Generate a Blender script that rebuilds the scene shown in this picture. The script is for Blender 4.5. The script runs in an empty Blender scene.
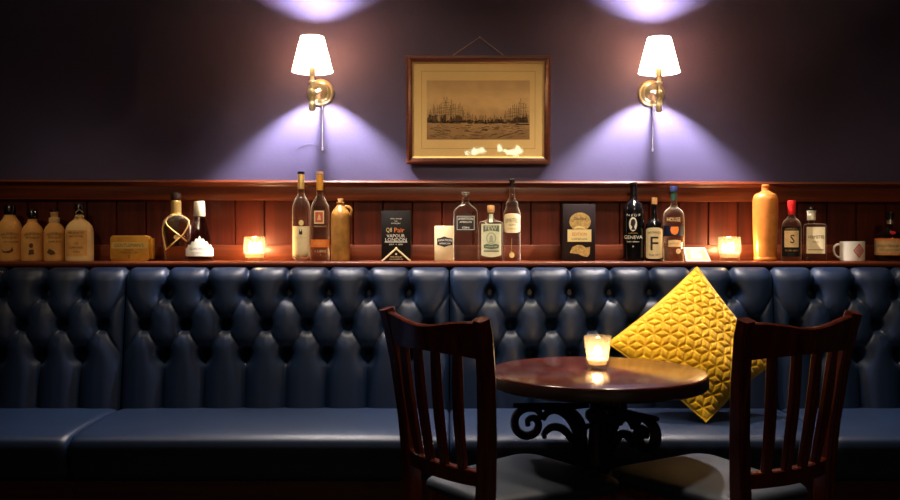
import bpy, bmesh, math, random
import numpy as np
from mathutils import Vector, Matrix

random.seed(11)
C = bpy.context.scene.collection
F = 914.0                      # focal length in pixels of a 900x500 frame
EYE = 1.06
PITCH = math.atan(15.0 / F)


def P(px, py, Y):
    """Room point seen at pixel (px, py) and lying at depth Y."""
    cp, sp = math.cos(PITCH), math.sin(PITCH)
    dx, du = px - 450.0, 250.0 - py
    d = Vector((dx, F * cp + du * sp, -F * sp + du * cp))
    k = Y / d.y
    return Vector((d.x * k, Y, EYE + d.z * k))


# ------------------------------------------------------------------ materials
def new_mat(name):
    m = bpy.data.materials.new(name)
    m.use_nodes = True
    nt = m.node_tree
    return m, nt, nt.nodes['Principled BSDF']


def mat(name, col, rough=0.5, metal=0.0, spec=0.5, trans=0.0, ior=1.45, emit=None, estr=0.0,
        bump=0.0, bscale=200.0, vary=0.0, vscale=20.0, coat=0.0, sheen=0.0, alpha=1.0):
    m, nt, b = new_mat(name)
    c = (col[0], col[1], col[2], 1)
    b.inputs['Base Color'].default_value = c
    b.inputs['Roughness'].default_value = rough
    b.inputs['Metallic'].default_value = metal
    b.inputs['Specular IOR Level'].default_value = spec
    b.inputs['Transmission Weight'].default_value = trans
    b.inputs['IOR'].default_value = ior
    b.inputs['Coat Weight'].default_value = coat
    b.inputs['Coat Roughness'].default_value = 0.12
    b.inputs['Sheen Weight'].default_value = sheen
    if emit:
        b.inputs['Emission Color'].default_value = (*emit, 1)
        b.inputs['Emission Strength'].default_value = estr
    tc = None
    if vary or bump:
        tc = nt.nodes.new('ShaderNodeTexCoord')
    if vary:
        n = nt.nodes.new('ShaderNodeTexNoise')
        n.inputs['Scale'].default_value = vscale
        n.inputs['Detail'].default_value = 4
        nt.links.new(tc.outputs['Object'], n.inputs['Vector'])
        r = nt.nodes.new('ShaderNodeValToRGB')
        r.color_ramp.elements[0].position = 0.3
        r.color_ramp.elements[1].position = 0.7
        r.color_ramp.elements[0].color = tuple(x * (1 - vary) for x in col) + (1,)
        r.color_ramp.elements[1].color = tuple(min(1, x * (1 + vary)) for x in col) + (1,)
        nt.links.new(n.outputs['Fac'], r.inputs['Fac'])
        nt.links.new(r.outputs['Color'], b.inputs['Base Color'])
    if bump:
        n = nt.nodes.new('ShaderNodeTexNoise')
        n.inputs['Scale'].default_value = bscale
        n.inputs['Detail'].default_value = 3
        nt.links.new(tc.outputs['Object'], n.inputs['Vector'])
        bp = nt.nodes.new('ShaderNodeBump')
        bp.inputs['Strength'].default_value = bump
        bp.inputs['Distance'].default_value = 0.002
        nt.links.new(n.outputs['Fac'], bp.inputs['Height'])
        nt.links.new(bp.outputs['Normal'], b.inputs['Normal'])
    return m


def wood(name, dark, light, axis=0, rough=0.35, coat=0.2, scale=14.0, spec=0.4):
    """Stained timber with its grain running along one object axis."""
    m, nt, b = new_mat(name)
    tc = nt.nodes.new('ShaderNodeTexCoord')
    mp = nt.nodes.new('ShaderNodeMapping')
    s = [scale * 3.0] * 3
    s[axis] = scale * 0.12
    mp.inputs['Scale'].default_value = s
    nt.links.new(tc.outputs['Object'], mp.inputs['Vector'])
    n = nt.nodes.new('ShaderNodeTexNoise')
    n.inputs['Scale'].default_value = 1.0
    n.inputs['Detail'].default_value = 6
    n.inputs['Roughness'].default_value = 0.65
    n.inputs['Distortion'].default_value = 0.6
    nt.links.new(mp.outputs['Vector'], n.inputs['Vector'])
    r = nt.nodes.new('ShaderNodeValToRGB')
    r.color_ramp.elements[0].position = 0.32
    r.color_ramp.elements[1].position = 0.68
    r.color_ramp.elements[0].color = (*dark, 1)
    r.color_ramp.elements[1].color = (*light, 1)
    nt.links.new(n.outputs['Fac'], r.inputs['Fac'])
    nt.links.new(r.outputs['Color'], b.inputs['Base Color'])
    b.inputs['Roughness'].default_value = rough
    b.inputs['Specular IOR Level'].default_value = spec
    b.inputs['Coat Weight'].default_value = coat
    b.inputs['Coat Roughness'].default_value = 0.15
    bp = nt.nodes.new('ShaderNodeBump')
    bp.inputs['Strength'].default_value = 0.12
    bp.inputs['Distance'].default_value = 0.001
    nt.links.new(n.outputs['Fac'], bp.inputs['Height'])
    nt.links.new(bp.outputs['Normal'], b.inputs['Normal'])
    return m


def thin_glass(name, col=(1, 1, 1), base=0.05, gain=0.75, rough=0.03, power=3.0, haze=0.0, hcol=(1, .85, .65)):
    """Thin-walled glass: clear face on, mirror-like toward its rims; haze mixes in a scattering veil."""
    m, nt, b = new_mat(name)
    nt.nodes.remove(b)
    out = nt.nodes['Material Output']
    t = nt.nodes.new('ShaderNodeBsdfTransparent')
    t.inputs['Color'].default_value = (*col, 1)
    g = nt.nodes.new('ShaderNodeBsdfGlossy')
    g.inputs['Roughness'].default_value = rough
    lw = nt.nodes.new('ShaderNodeLayerWeight')
    lw.inputs['Blend'].default_value = 0.5
    pw_ = nt.nodes.new('ShaderNodeMath')
    pw_.operation = 'POWER'
    pw_.inputs[1].default_value = power
    nt.links.new(lw.outputs['Facing'], pw_.inputs[0])
    f = nt.nodes.new('ShaderNodeMath')
    f.operation = 'MULTIPLY_ADD'
    f.inputs[1].default_value = gain
    f.inputs[2].default_value = base
    nt.links.new(pw_.outputs[0], f.inputs[0])
    mx = nt.nodes.new('ShaderNodeMixShader')
    nt.links.new(f.outputs[0], mx.inputs[0])
    nt.links.new(t.outputs[0], mx.inputs[1])
    nt.links.new(g.outputs[0], mx.inputs[2])
    sh = mx.outputs[0]
    if haze:
        tr = nt.nodes.new('ShaderNodeBsdfTranslucent')
        tr.inputs['Color'].default_value = (*hcol, 1)
        df = nt.nodes.new('ShaderNodeBsdfDiffuse')
        df.inputs['Color'].default_value = (*hcol, 1)
        m2 = nt.nodes.new('ShaderNodeMixShader')
        m2.inputs[0].default_value = .5
        nt.links.new(tr.outputs[0], m2.inputs[1])
        nt.links.new(df.outputs[0], m2.inputs[2])
        m3 = nt.nodes.new('ShaderNodeMixShader')
        m3.inputs[0].default_value = haze
        nt.links.new(sh, m3.inputs[1])
        nt.links.new(m2.outputs[0], m3.inputs[2])
        sh = m3.outputs[0]
    nt.links.new(sh, out.inputs['Surface'])
    return m


def spirit_glass(name, edge):
    """A filled clear bottle: refracts like one body, a pale diffuse colour at its rims imitates caught light."""
    m, nt, b = new_mat(name)
    b.inputs['Base Color'].default_value = (.98, .97, .95, 1)
    b.inputs['Roughness'].default_value = 0.0
    b.inputs['Transmission Weight'].default_value = 1.0
    b.inputs['IOR'].default_value = 1.36
    out = nt.nodes['Material Output']
    d = nt.nodes.new('ShaderNodeBsdfDiffuse')
    d.inputs['Color'].default_value = (.85, .72, .55, 1)
    lw = nt.nodes.new('ShaderNodeLayerWeight')
    lw.inputs['Blend'].default_value = 0.5
    p1 = nt.nodes.new('ShaderNodeMath')
    p1.operation = 'POWER'
    p1.inputs[1].default_value = 3.6
    nt.links.new(lw.outputs['Facing'], p1.inputs[0])
    p2 = nt.nodes.new('ShaderNodeMath')
    p2.operation = 'MULTIPLY_ADD'
    p2.inputs[1].default_value = edge
    p2.inputs[2].default_value = 0.008
    nt.links.new(p1.outputs[0], p2.inputs[0])
    mx = nt.nodes.new('ShaderNodeMixShader')
    nt.links.new(p2.outputs[0], mx.inputs[0])
    nt.links.new(b.outputs[0], mx.inputs[1])
    nt.links.new(d.outputs[0], mx.inputs[2])
    nt.links.new(mx.outputs[0], out.inputs['Surface'])
    return m


def translucent(name, tcol, dcol, k):
    m, nt, b = new_mat(name)
    nt.nodes.remove(b)
    out = nt.nodes['Material Output']
    t = nt.nodes.new('ShaderNodeBsdfTranslucent')
    t.inputs['Color'].default_value = (*tcol, 1)
    d = nt.nodes.new('ShaderNodeBsdfDiffuse')
    d.inputs['Color'].default_value = (*dcol, 1)
    mx = nt.nodes.new('ShaderNodeMixShader')
    mx.inputs[0].default_value = k
    nt.links.new(d.outputs[0], mx.inputs[1])
    nt.links.new(t.outputs[0], mx.inputs[2])
    nt.links.new(mx.outputs[0], out.inputs['Surface'])
    return m


def emission(name, col, s):
    m, nt, b = new_mat(name)
    nt.nodes.remove(b)
    e = nt.nodes.new('ShaderNodeEmission')
    e.inputs['Color'].default_value = (*col, 1)
    e.inputs['Strength'].default_value = s
    nt.links.new(e.outputs[0], nt.nodes['Material Output'].inputs['Surface'])
    return m


M = dict(
    wall=mat('plum_paint', (0.060, 0.051, 0.114), 0.58, bump=0.15, bscale=90, vary=0.12, vscale=2.2, spec=0.25),
    floor=mat('dark_carpet', (0.012, 0.009, 0.010), 0.95, bump=0.6, bscale=500, vary=0.3, vscale=60),
    ceil=mat('ceiling_paint', (0.05, 0.04, 0.05), 0.9),
    rail=wood('mahogany_rail', (0.070, 0.013, 0.004), (0.165, 0.033, 0.009), 0, 0.42, 0.06, spec=.3),
    board=wood('mahogany_board', (0.034, 0.0050, 0.002), (0.084, 0.0115, 0.004), 2, 0.48, 0.05, spec=.2),
    plinth=wood('plinth_wood', (0.03, 0.005, 0.003), (0.07, 0.012, 0.005), 0, 0.5, 0.1),
    table=wood('table_wood', (0.028, 0.005, 0.003), (0.100, 0.016, 0.008), 0, 0.20, 0.35, 10),
    edge=mat('table_edge', (0.012, 0.005, 0.004), 0.4),
    chair=wood('chair_wood', (0.055, 0.009, 0.004), (0.120, 0.020, 0.009), 2, 0.26, 0.6, 12),
    leather=mat('navy_leather', (0.0032, 0.0118, 0.0370), 0.45, bump=0.10, bscale=420, vary=0.12, vscale=9, spec=0.5),
    seatpad=mat('dark_seat_leather', (0.012, 0.018, 0.030), 0.58, spec=.35, bump=0.1, bscale=420),
    iron=mat('black_cast_iron', (0.006, 0.006, 0.007), 0.55, spec=0.3),
    brass=mat('brass', (0.90, 0.75, 0.44), 0.34, 0.6),
    brassdk=mat('brass_dark', (0.50, 0.34, 0.12), 0.3, 1.0),
    shade=translucent('shade_cloth', (0.56, 0.28, 0.115), (0.42, 0.34, 0.24), 0.5),
    bulb=emission('bulb_glow', (1.0, 0.92, 0.92), 15500),
    cablew=mat('white_cable', (0.75, 0.72, 0.78), 0.5),
    wire=mat('grey_wire', (0.05, 0.04, 0.06), 0.5),
    yellow=mat('mustard_velvet', (0.72, 0.405, 0.006), 0.75, sheen=0.3, vary=0.10, vscale=30, spec=0.2, bump=0.15, bscale=700),
    frame=wood('frame_wood', (0.05, 0.012, 0.007), (0.13, 0.030, 0.015), 0, 0.35, 0.2),
    gilt=mat('gilt_slip', (0.75, 0.52, 0.22), 0.35, 0.8),
    mount=mat('cream_mount', (0.86, 0.60, 0.25), 0.9, vary=0.05, vscale=8),
    mline=mat('mount_line', (0.34, 0.22, 0.09), 0.9),
    ink=mat('sepia_ink', (0.050, 0.028, 0.012), 0.9),
    ink2=mat('sepia_wash', (0.15, 0.085, 0.035), 0.9),
    pane=thin_glass('picture_glass', base=.05, gain=.9, rough=.02, power=5),
    cordm=mat('picture_cord', (0.45, 0.33, 0.20), 0.8),
    clear=spirit_glass('clear_glass', 0.95),
    smoky=thin_glass('violet_glass', (.66, .58, .66)),
    rum=thin_glass('golden_rum', (.85, .58, .26), base=.02, gain=.2, haze=.05, hcol=(.8, .5, .2)),
    black_glass=mat('black_glass', (0.004, 0.004, 0.005), 0.12, coat=0.4),
    bloom_glass=thin_glass('tumbler_glass', (.98, .97, .94), haze=.03, gain=.7, power=2.4),  # clear tumbler; the haze imitates the bloom around the flame
    wax=translucent('candle_wax', (1.0, 0.86, 0.62), (0.9, 0.82, 0.66), 0.5),
    flame=emission('flame_glow', (1.0, 0.64, 0.30), 620),
    kraft=mat('kraft_wrap', (0.66, 0.33, 0.09), 0.8, bump=0.5, bscale=60, vary=0.14, vscale=25),
    kraftpale=mat('pale_kraft_wrap', (0.76, 0.49, 0.20), 0.8, bump=0.4, bscale=60, vary=0.08, vscale=25),
    print_dk=mat('brown_print', (0.10, 0.045, 0.018), 0.8),
    blackwax=mat('black_wax', (0.006, 0.005, 0.005), 0.25, coat=0.4),
    black=mat('black_print', (0.012, 0.011, 0.012), 0.6),
    cork=mat('cork', (0.62, 0.33, 0.13), 0.85, vary=0.25, vscale=180, bump=0.4, bscale=300),
    string=mat('string', (0.55, 0.40, 0.22), 0.85),
    tin=mat('brass_tin', (0.62, 0.29, 0.040), 0.38, 0.55, vary=0.15, vscale=30),
    tinlt=mat('tin_band', (0.72, 0.46, 0.12), 0.4, 0.5),
    raffia=mat('gold_raffia', (0.80, 0.52, 0.17), 0.6),
    darkcap=mat('dark_brown_cap', (0.030, 0.012, 0.008), 0.4),
    goldfoil=mat('gold_foil', (0.72, 0.47, 0.15), 0.35, 0.7, bump=0.4, bscale=150),
    creamcap=mat('cream_cap', (0.80, 0.70, 0.50), 0.45),
    white=mat('white_paper', (0.82, 0.76, 0.66), 0.7),
    cream=mat('cream_paper', (0.76, 0.62, 0.36), 0.7, vary=0.05, vscale=60),
    tan=mat('tan_paper', (0.72, 0.48, 0.22), 0.7, vary=0.15, vscale=80),
    orange=mat('orange_label', (0.85, 0.22, 0.03), 0.55),
    amberfoil=mat('amber_foil', (0.80, 0.36, 0.05), 0.35, 0.4),
    redlabel=mat('red_label', (0.55, 0.09, 0.045), 0.6),
    stone=mat('tan_stoneware', (0.35, 0.165, 0.038), 0.32, vary=0.35, vscale=28, coat=0.1),
    terra=mat('terracotta_glaze', (0.46, 0.155, 0.030), 0.27, vary=0.14, vscale=35, coat=0.3),
    boxblk=mat('black_carton', (0.009, 0.007, 0.007), 0.5, spec=.25),
    boxplum=mat('plum_black_carton', (0.016, 0.009, 0.011), 0.5, spec=.25),
    gold=mat('gold_print', (0.60, 0.40, 0.14), 0.4, 0.5, vary=0.3, vscale=150),
    goldlt=mat('pale_gold_print', (0.85, 0.68, 0.30), 0.4, 0.3),
    whitep=mat('white_print', (0.85, 0.80, 0.72), 0.6),
    silver=mat('silver_cap', (0.78, 0.74, 0.68), 0.25, 0.9),
    sage=mat('sage_paper', (0.56, 0.56, 0.38), 0.7, vary=0.08, vscale=90),
    greenp=mat('green_print', (0.085, 0.13, 0.09), 0.6),
    greenmid=mat('grey_green_print', (0.30, 0.34, 0.24), 0.6),
    strip=mat('green_strip', (0.42, 0.50, 0.36), 0.6),
    blue=mat('navy_label', (0.008, 0.011, 0.036), 0.4),
    bluecap=mat('blue_foil', (0.03, 0.045, 0.15), 0.3, 0.4),
    greenneck=mat('green_foil', (0.030, 0.085, 0.060), 0.35, 0.3),
    cardgreen=mat('pale_green_print', (0.52, 0.62, 0.25), 0.7, vary=0.2, vscale=120),
    redwax=mat('red_wax', (0.72, 0.022, 0.022), 0.3, coat=0.3),
    mug=mat('white_china', (0.80, 0.74, 0.62), 0.18, coat=0.5),
    mugred=mat('red_transfer', (0.52, 0.045, 0.030), 0.3),
)


def print_material():
    """The sepia sheet of the engraving: warm sky with smoky clouds, browner ground."""
    m, nt, b = new_mat('sepia_sheet')
    tc = nt.nodes.new('ShaderNodeTexCoord')
    sp = nt.nodes.new('ShaderNodeSeparateXYZ')
    nt.links.new(tc.outputs['Generated'], sp.inputs[0])
    mp = nt.nodes.new('ShaderNodeMapping')
    mp.inputs['Scale'].default_value = (5, 1, 4)
    nt.links.new(tc.outputs['Generated'], mp.inputs['Vector'])
    n = nt.nodes.new('ShaderNodeTexNoise')
    n.inputs['Scale'].default_value = 1.6
    n.inputs['Detail'].default_value = 7
    nt.links.new(mp.outputs[0], n.inputs['Vector'])
    ad = nt.nodes.new('ShaderNodeMath')
    ad.operation = 'MULTIPLY_ADD'
    ad.inputs[1].default_value = 0.55
    nt.links.new(n.outputs['Fac'], ad.inputs[0])
    nt.links.new(sp.outputs['Z'], ad.inputs[2])
    r = nt.nodes.new('ShaderNodeValToRGB')
    e = r.color_ramp.elements
    e[0].position, e[0].color = 0.22, (0.30, 0.17, 0.070, 1)
    e[1].position, e[1].color = 0.95, (0.62, 0.39, 0.17, 1)
    k = e.new(0.50)
    k.color = (0.56, 0.34, 0.14, 1)
    k2 = e.new(0.72)
    k2.color = (0.78, 0.51, 0.22, 1)
    dv = nt.nodes.new('ShaderNodeMath')
    dv.operation = 'DIVIDE'
    dv.inputs[1].default_value = 1.3
    nt.links.new(ad.outputs[0], dv.inputs[0])
    nt.links.new(dv.outputs[0], r.inputs['Fac'])
    nt.links.new(r.outputs['Color'], b.inputs['Base Color'])
    b.inputs['Roughness'].default_value = 0.9
    return m


M['sheet'] = print_material()


def street_material():
    """Window glass with lit patches of foliage and street light outside."""
    m, nt, b = new_mat('street_window')
    b.inputs['Base Color'].default_value = (.01, .01, .012, 1)
    b.inputs['Roughness'].default_value = .1
    tc = nt.nodes.new('ShaderNodeTexCoord')
    n = nt.nodes.new('ShaderNodeTexNoise')
    n.inputs['Scale'].default_value = 9
    n.inputs['Detail'].default_value = 5
    nt.links.new(tc.outputs['Object'], n.inputs['Vector'])
    sp = nt.nodes.new('ShaderNodeSeparateXYZ')
    nt.links.new(tc.outputs['Object'], sp.inputs[0])
    d = nt.nodes.new('ShaderNodeMath')
    d.operation = 'SUBTRACT'
    d.inputs[1].default_value = 1.61
    nt.links.new(sp.outputs['Z'], d.inputs[0])
    a = nt.nodes.new('ShaderNodeMath')
    a.operation = 'ABSOLUTE'
    nt.links.new(d.outputs[0], a.inputs[0])
    k = nt.nodes.new('ShaderNodeMath')
    k.operation = 'MULTIPLY_ADD'
    k.inputs[1].default_value = -2.6
    k.inputs[2].default_value = .17
    nt.links.new(a.outputs[0], k.inputs[0])
    ad = nt.nodes.new('ShaderNodeMath')
    ad.operation = 'ADD'
    nt.links.new(k.outputs[0], ad.inputs[0])
    nt.links.new(n.outputs['Fac'], ad.inputs[1])
    r = nt.nodes.new('ShaderNodeValToRGB')
    r.color_ramp.elements[0].position = .61
    r.color_ramp.elements[0].color = (0, 0, 0, 1)
    r.color_ramp.elements[1].position = .68
    r.color_ramp.elements[1].color = (.70, 1, .72, 1)
    nt.links.new(ad.outputs[0], r.inputs['Fac'])
    nt.links.new(r.outputs['Color'], b.inputs['Emission Color'])
    b.inputs['Emission Strength'].default_value = 11
    return m


M['street'] = street_material()


# ------------------------------------------------------------------ scene tree helpers
def thing(name, label, cat, loc=(0, 0, 0), rotz=0.0, group=None):
    o = bpy.data.objects.new(name, None)
    o.empty_display_size = 0.05
    C.objects.link(o)
    o.location = loc
    o.rotation_euler = (0, 0, rotz)
    tag(o, label, cat, group)
    return o


def tag(o, label, cat, group=None):
    o['label'] = label
    o['category'] = cat
    if group:
        o['group'] = group
    return o


def structure(o):
    o['kind'] = 'structure'
    return o


def dup(root, loc, rotz, label, rename=None):
    r = root.copy()
    C.objects.link(r)
    r.location = loc
    r.rotation_euler = (0, 0, rotz)
    r['label'] = label
    for ch in list(root.children):
        c = ch.copy()
        C.objects.link(c)
        c.parent = r
        for g in list(ch.children):
            d = g.copy()
            C.objects.link(d)
            d.parent = c
    return r


class MB:
    """Collects shapes and links them as one mesh object."""

    def __init__(self):
        self.bm = bmesh.new()

    def build(self, name, m, parent=None, loc=None, smooth=40, bevel=0.0, recalc=True):
        bm = self.bm
        if recalc:
            bmesh.ops.recalc_face_normals(bm, faces=bm.faces[:])
        me = bpy.data.meshes.new(name)
        bm.to_mesh(me)
        bm.free()
        me.materials.append(m)
        if smooth:
            me.polygons.foreach_set('use_smooth', [True] * len(me.polygons))
            me.set_sharp_from_angle(angle=math.radians(smooth))
        o = bpy.data.objects.new(name, me)
        C.objects.link(o)
        if parent:
            o.parent = parent
        if loc is not None:
            o.location = loc
        return o

    def box(self, x0, x1, y0, y1, z0, z1, bev=0.0, seg=2):
        r = bmesh.ops.create_cube(self.bm, size=1)
        vs = r['verts']
        for v in vs:
            v.co = Vector((x0 + (v.co.x + .5) * (x1 - x0), y0 + (v.co.y + .5) * (y1 - y0), z0 + (v.co.z + .5) * (z1 - z0)))
        if bev:
            es = list({e for v in vs for e in v.link_edges})
            bmesh.ops.bevel(self.bm, geom=es, offset=bev, segments=seg, affect='EDGES', profile=0.5)
        return self

    def rings(self, rings, cap0=True, cap1=True, closed=True):
        """Skin successive rings of points."""
        bm = self.bm
        R = [[bm.verts.new(p) for p in ring] for ring in rings]
        n = len(R[0])
        for a, b in zip(R, R[1:]):
            for i in range(n if closed else n - 1):
                j = (i + 1) % n
                try:
                    bm.faces.new((a[i], a[j], b[j], b[i]))
                except ValueError:
                    pass
        if cap0:
            bm.faces.new(list(reversed(R[0])))
        if cap1:
            bm.faces.new(R[-1])
        return self

    def lathe(self, prof, seg=32, c=(0, 0, 0), axis='z', cap0=True, cap1=True):
        rs = []
        for r, z in prof:
            ring = []
            for i in range(seg):
                a = 2 * math.pi * i / seg
                x, y = r * math.cos(a), r * math.sin(a)
                if axis == 'z':
                    q = (c[0] + x, c[1] + y, c[2] + z)
                elif axis == 'y':
                    q = (c[0] + x, c[1] + z, c[2] - y)
                else:
                    q = (c[0] + z, c[1] + x, c[2] + y)
                ring.append(q)
            rs.append(ring)
        return self.rings(rs, cap0, cap1)

    def sphere(self, c, r, sx=1, sy=1, sz=1, u=14, v=9):
        rs = bmesh.ops.create_uvsphere(self.bm, u_segments=u, v_segments=v, radius=r)
        for q in rs['verts']:
            q.co = Vector((c[0] + q.co.x * sx, c[1] + q.co.y * sy, c[2] + q.co.z * sz))
        return self

    def tube(self, pts, r, seg=10, rr=None, flat=1.0, closed=False, up=None):
        """Round (or flattened) tube along a path; rr gives a radius for each point."""
        pts = [Vector(p) for p in pts]
        n = len(pts)
        rs = []
        prev = None
        for i, p in enumerate(pts):
            a = pts[i - 1] if i > 0 else (pts[-1] if closed else pts[0])
            b = pts[i + 1] if i < n - 1 else (pts[0] if closed else pts[-1])
            t = (b - a).normalized()
            if up is not None:
                s = Vector(up)
                s = (s - t * s.dot(t)).normalized()
            elif prev is None:
                s = t.orthogonal().normalized()
            else:
                s = (prev - t * prev.dot(t)).normalized()
            prev = s
            w = t.cross(s)
            q = rr[i] if rr else r
            rs.append([p + (s * math.cos(2 * math.pi * k / seg) * flat + w * math.sin(2 * math.pi * k / seg)) * q for k in range(seg)])
        if closed:
            rs.append(rs[0])
            return self.rings(rs, False, False)
        return self.rings(rs)

    def bar(self, pts, hw, hd, up, ws=None):
        """Rectangular section swept along pts: hw along 'up x tangent', hd along 'up'."""
        pts = [Vector(p) for p in pts]
        rs = []
        n = len(pts)
        for i, p in enumerate(pts):
            t = (pts[min(i + 1, n - 1)] - pts[max(i - 1, 0)]).normalized()
            s = Vector(up)
            s = (s - t * s.dot(t)).normalized()
            w = t.cross(s)
            a, b = (ws[i] if ws else (hw, hd))
            k = 0.30 * min(a, b)
            cs = [(a - k, b), (-a + k, b), (-a, b - k), (-a, -b + k), (-a + k, -b), (a - k, -b), (a, -b + k), (a, b - k)]
            rs.append([p + w * q[0] + s * q[1] for q in cs])
        return self.rings(rs)

    def poly(self, pts):
        f = self.bm.faces.new([self.bm.verts.new(p) for p in pts])
        bmesh.ops.triangulate(self.bm, faces=[f])
        return self

    def grid(self, rows, flip=False):
        bm = self.bm
        V = [[bm.verts.new(p) for p in r] for r in rows]
        for a, b in zip(V, V[1:]):
            for i in range(len(a) - 1):
                q = (a[i], a[i + 1], b[i + 1], b[i])
                bm.faces.new(tuple(reversed(q)) if flip else q)
        return self


# ------------------------------------------------------------------ the setting
WALL_Y = 3.36
o = structure(MB().box(-3.0, 3.0, WALL_Y, WALL_Y + .1, 0, 2.75).build('wall_back', M['wall'], smooth=0))
o = structure(MB().box(-3.0, 3.0, -4.5, WALL_Y, -.05, 0).build('floor', M['floor'], smooth=0))
# the far side of the room, with the street window that glints in the picture glass
structure(MB().box(-3.0, 3.0, -4.6, -4.5, 0, 2.75).build('wall_front', M['wall'], smooth=0))
m = MB()
for x0, x1, z0, z1 in ((.12, .98, 1.24, 1.30), (.12, .98, 1.90, 1.96), (.12, .18, 1.30, 1.90), (.92, .98, 1.30, 1.90), (.515, .575, 1.30, 1.90)):
    m.box(x0, x1, -4.5, -4.45, z0, z1)
win = structure(m.build('window_1', M['frame'], smooth=0))
for x0, x1 in ((.18, .515), (.575, .92)):
    MB().box(x0, x1, -4.495, -4.485, 1.30, 1.90).build('pane', M['street'], win, smooth=0)
TILT = 0.0030
# moulded cap of the dado, its rail, tongue and groove boards, base rail
m = MB()
prof = [(3.36, 1.2570), (3.311, 1.2570), (3.306, 1.2535), (3.304, 1.2485), (3.308, 1.2435), (3.313, 1.2420), (3.319, 1.2405), (3.322, 1.2345), (3.36, 1.2345)]
m.rings([[(x, y, z) for y, z in prof] for x in (-3.0, 3.0)])
o = structure(m.build('trim_1', M['rail'], smooth=50)); o.rotation_euler = (0, TILT, 0)
o = structure(MB().box(-3, 3, 3.325, 3.36, 1.184, 1.2345, .003).build('trim_2', M['rail'])); o.rotation_euler = (0, TILT, 0)
m = MB()
pitch = 0.1082
x = P(235, 220, 3.345).x - pitch * 40
while x < 3.0:
    if x > -3.1:
        a, b = max(x, -3.0), min(x + pitch, 3.0)
        if b - a > .02:
            g = .0035
            m.rings([[(a, 3.36, z), (a, 3.352, z), (a + .001, 3.349, z), (a + g, 3.344, z), (b - g, 3.344, z), (b - .001, 3.349, z), (b, 3.352, z), (b, 3.36, z)] for z in (0.96, 1.195)])
    x += pitch
structure(m.build('trim_3', M['board'], smooth=0))
structure(MB().box(-3, 3, 3.330, 3.36, .967, 1.024, .003).build('trim_4', M['rail']))

SHELF_Z = 0.9675
SHELF_Y0, SHELF_Y1 = 3.185, 3.345
m = MB()
m.rings([[(x, y, z) for y, z in ((3.36, SHELF_Z), (3.188, SHELF_Z), (3.183, SHELF_Z - .003), (3.182, SHELF_Z - .009), (3.185, SHELF_Z - .017), (3.190, SHELF_Z - .020), (3.36, SHELF_Z - .020))] for x in (-3, 3)])
o = m.build('shelf', M['rail'], smooth=50)
tag(o, 'long dark red wooden bottle shelf running above the blue seat back', 'shelf')


# ------------------------------------------------------------------ buttoned banquette
SEC_W = 1.112
SEC_X = [-1.112 * 2 - .002, -1.112 - .002, -.002, 1.112 - .002]
Z_TOP, Z_BOT = 0.947, 0.455
Y_BOT, Y_TOP = 3.085, 3.155


def back_mesh():
    nu, nv = 280, 140
    W = SEC_W - .004
    p = W / 8.0
    z1, z2, z3 = 0.859, 0.752, 0.652
    vert, diag, btn = [], [], []
    for k in range(9):
        x = k * p
        vert.append(((x, z1), (x, 1.2)))
        vert.append(((x, z3), (x, 0.2)))
        if 0 < k < 8:
            btn += [(x, z1), (x, z3)]
        for q in (-.5, .5):
            xx = x + q * p
            if 0 < xx < W:
                diag.append(((x, z1), (xx, z2)))
                diag.append(((xx, z2), (x, z3)))
    for k in range(8):
        btn.append(((k + .5) * p, z2))
    vert.append(((0, z3), (0, z1)))
    vert.append(((W, z3), (W, z1)))
    us = np.linspace(0, W, nu)
    vs = np.linspace(Z_BOT, Z_TOP, nv)
    U, V = np.meshgrid(us, vs)

    def near(segs):
        d = np.full(U.shape, 9.0)
        for (ax, az), (bx, bz) in segs:
            dx, dz = bx - ax, bz - az
            t = np.clip(((U - ax) * dx + (V - az) * dz) / (dx * dx + dz * dz), 0, 1)
            d = np.minimum(d, np.hypot(U - ax - t * dx, V - az - t * dz))
        return d
    dv, dd = near(vert), near(diag)
    db = np.full(U.shape, 9.0)
    for bx, bz in btn:
        db = np.minimum(db, np.hypot((U - bx), (V - bz) * .85))
    # broad soft pillows, tight folds between them and a deep pit at every button
    tv, td = np.minimum(dv / .060, 1), np.minimum(dd / .050, 1)
    h = .017 * (1 - (1 - tv) ** 2.2) * (.50 + .50 * (1 - (1 - td) ** 2))
    h = h + .012 * (1 - np.exp(-dv / .0060)) + .0055 * (1 - np.exp(-dd / .0028))
    h = h - .050 * np.exp(-(db / .0165) ** 2) - .012 * np.exp(-(db / .034) ** 2)
    # the top edge rolls over
    s = np.clip((V - (Z_TOP - .045)) / .045, 0, 1)
    Yb = Y_BOT + (Y_TOP - Y_BOT) * (V - Z_BOT) / (Z_TOP - Z_BOT)
    Y = Yb - h + .040 * (1 - np.sqrt(np.maximum(0, 1 - s ** 2)))
    Z = V - .010 * s * np.exp(-(dv / .010) ** 2)
    m = MB()
    rows = [[(U[i, j] + .002, Y[i, j], Z[i, j]) for j in range(nu)] for i in range(nv)]
    # closed sides and top
    rows.append([(q[0], 3.178, q[2] + .001) for q in rows[-1]])
    rows.append([(q[0], 3.178, Z_BOT) for q in rows[0]])
    rows.append([(q[0], q[1] + .001, q[2]) for q in rows[0]])
    m.grid(rows)
    for x in (.002, W + .002):
        i = 0 if x < .1 else -1
        m.bm.faces.new([m.bm.verts.new(r[i]) for r in rows[:-1]])
    for bx, bz in btn:
        yb = Y_BOT + (Y_TOP - Y_BOT) * (bz - Z_BOT) / (Z_TOP - Z_BOT)
        m.sphere((bx + .002, yb + .056, bz), .0090, 1, .4, 1, 12, 8)
    return m


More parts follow.
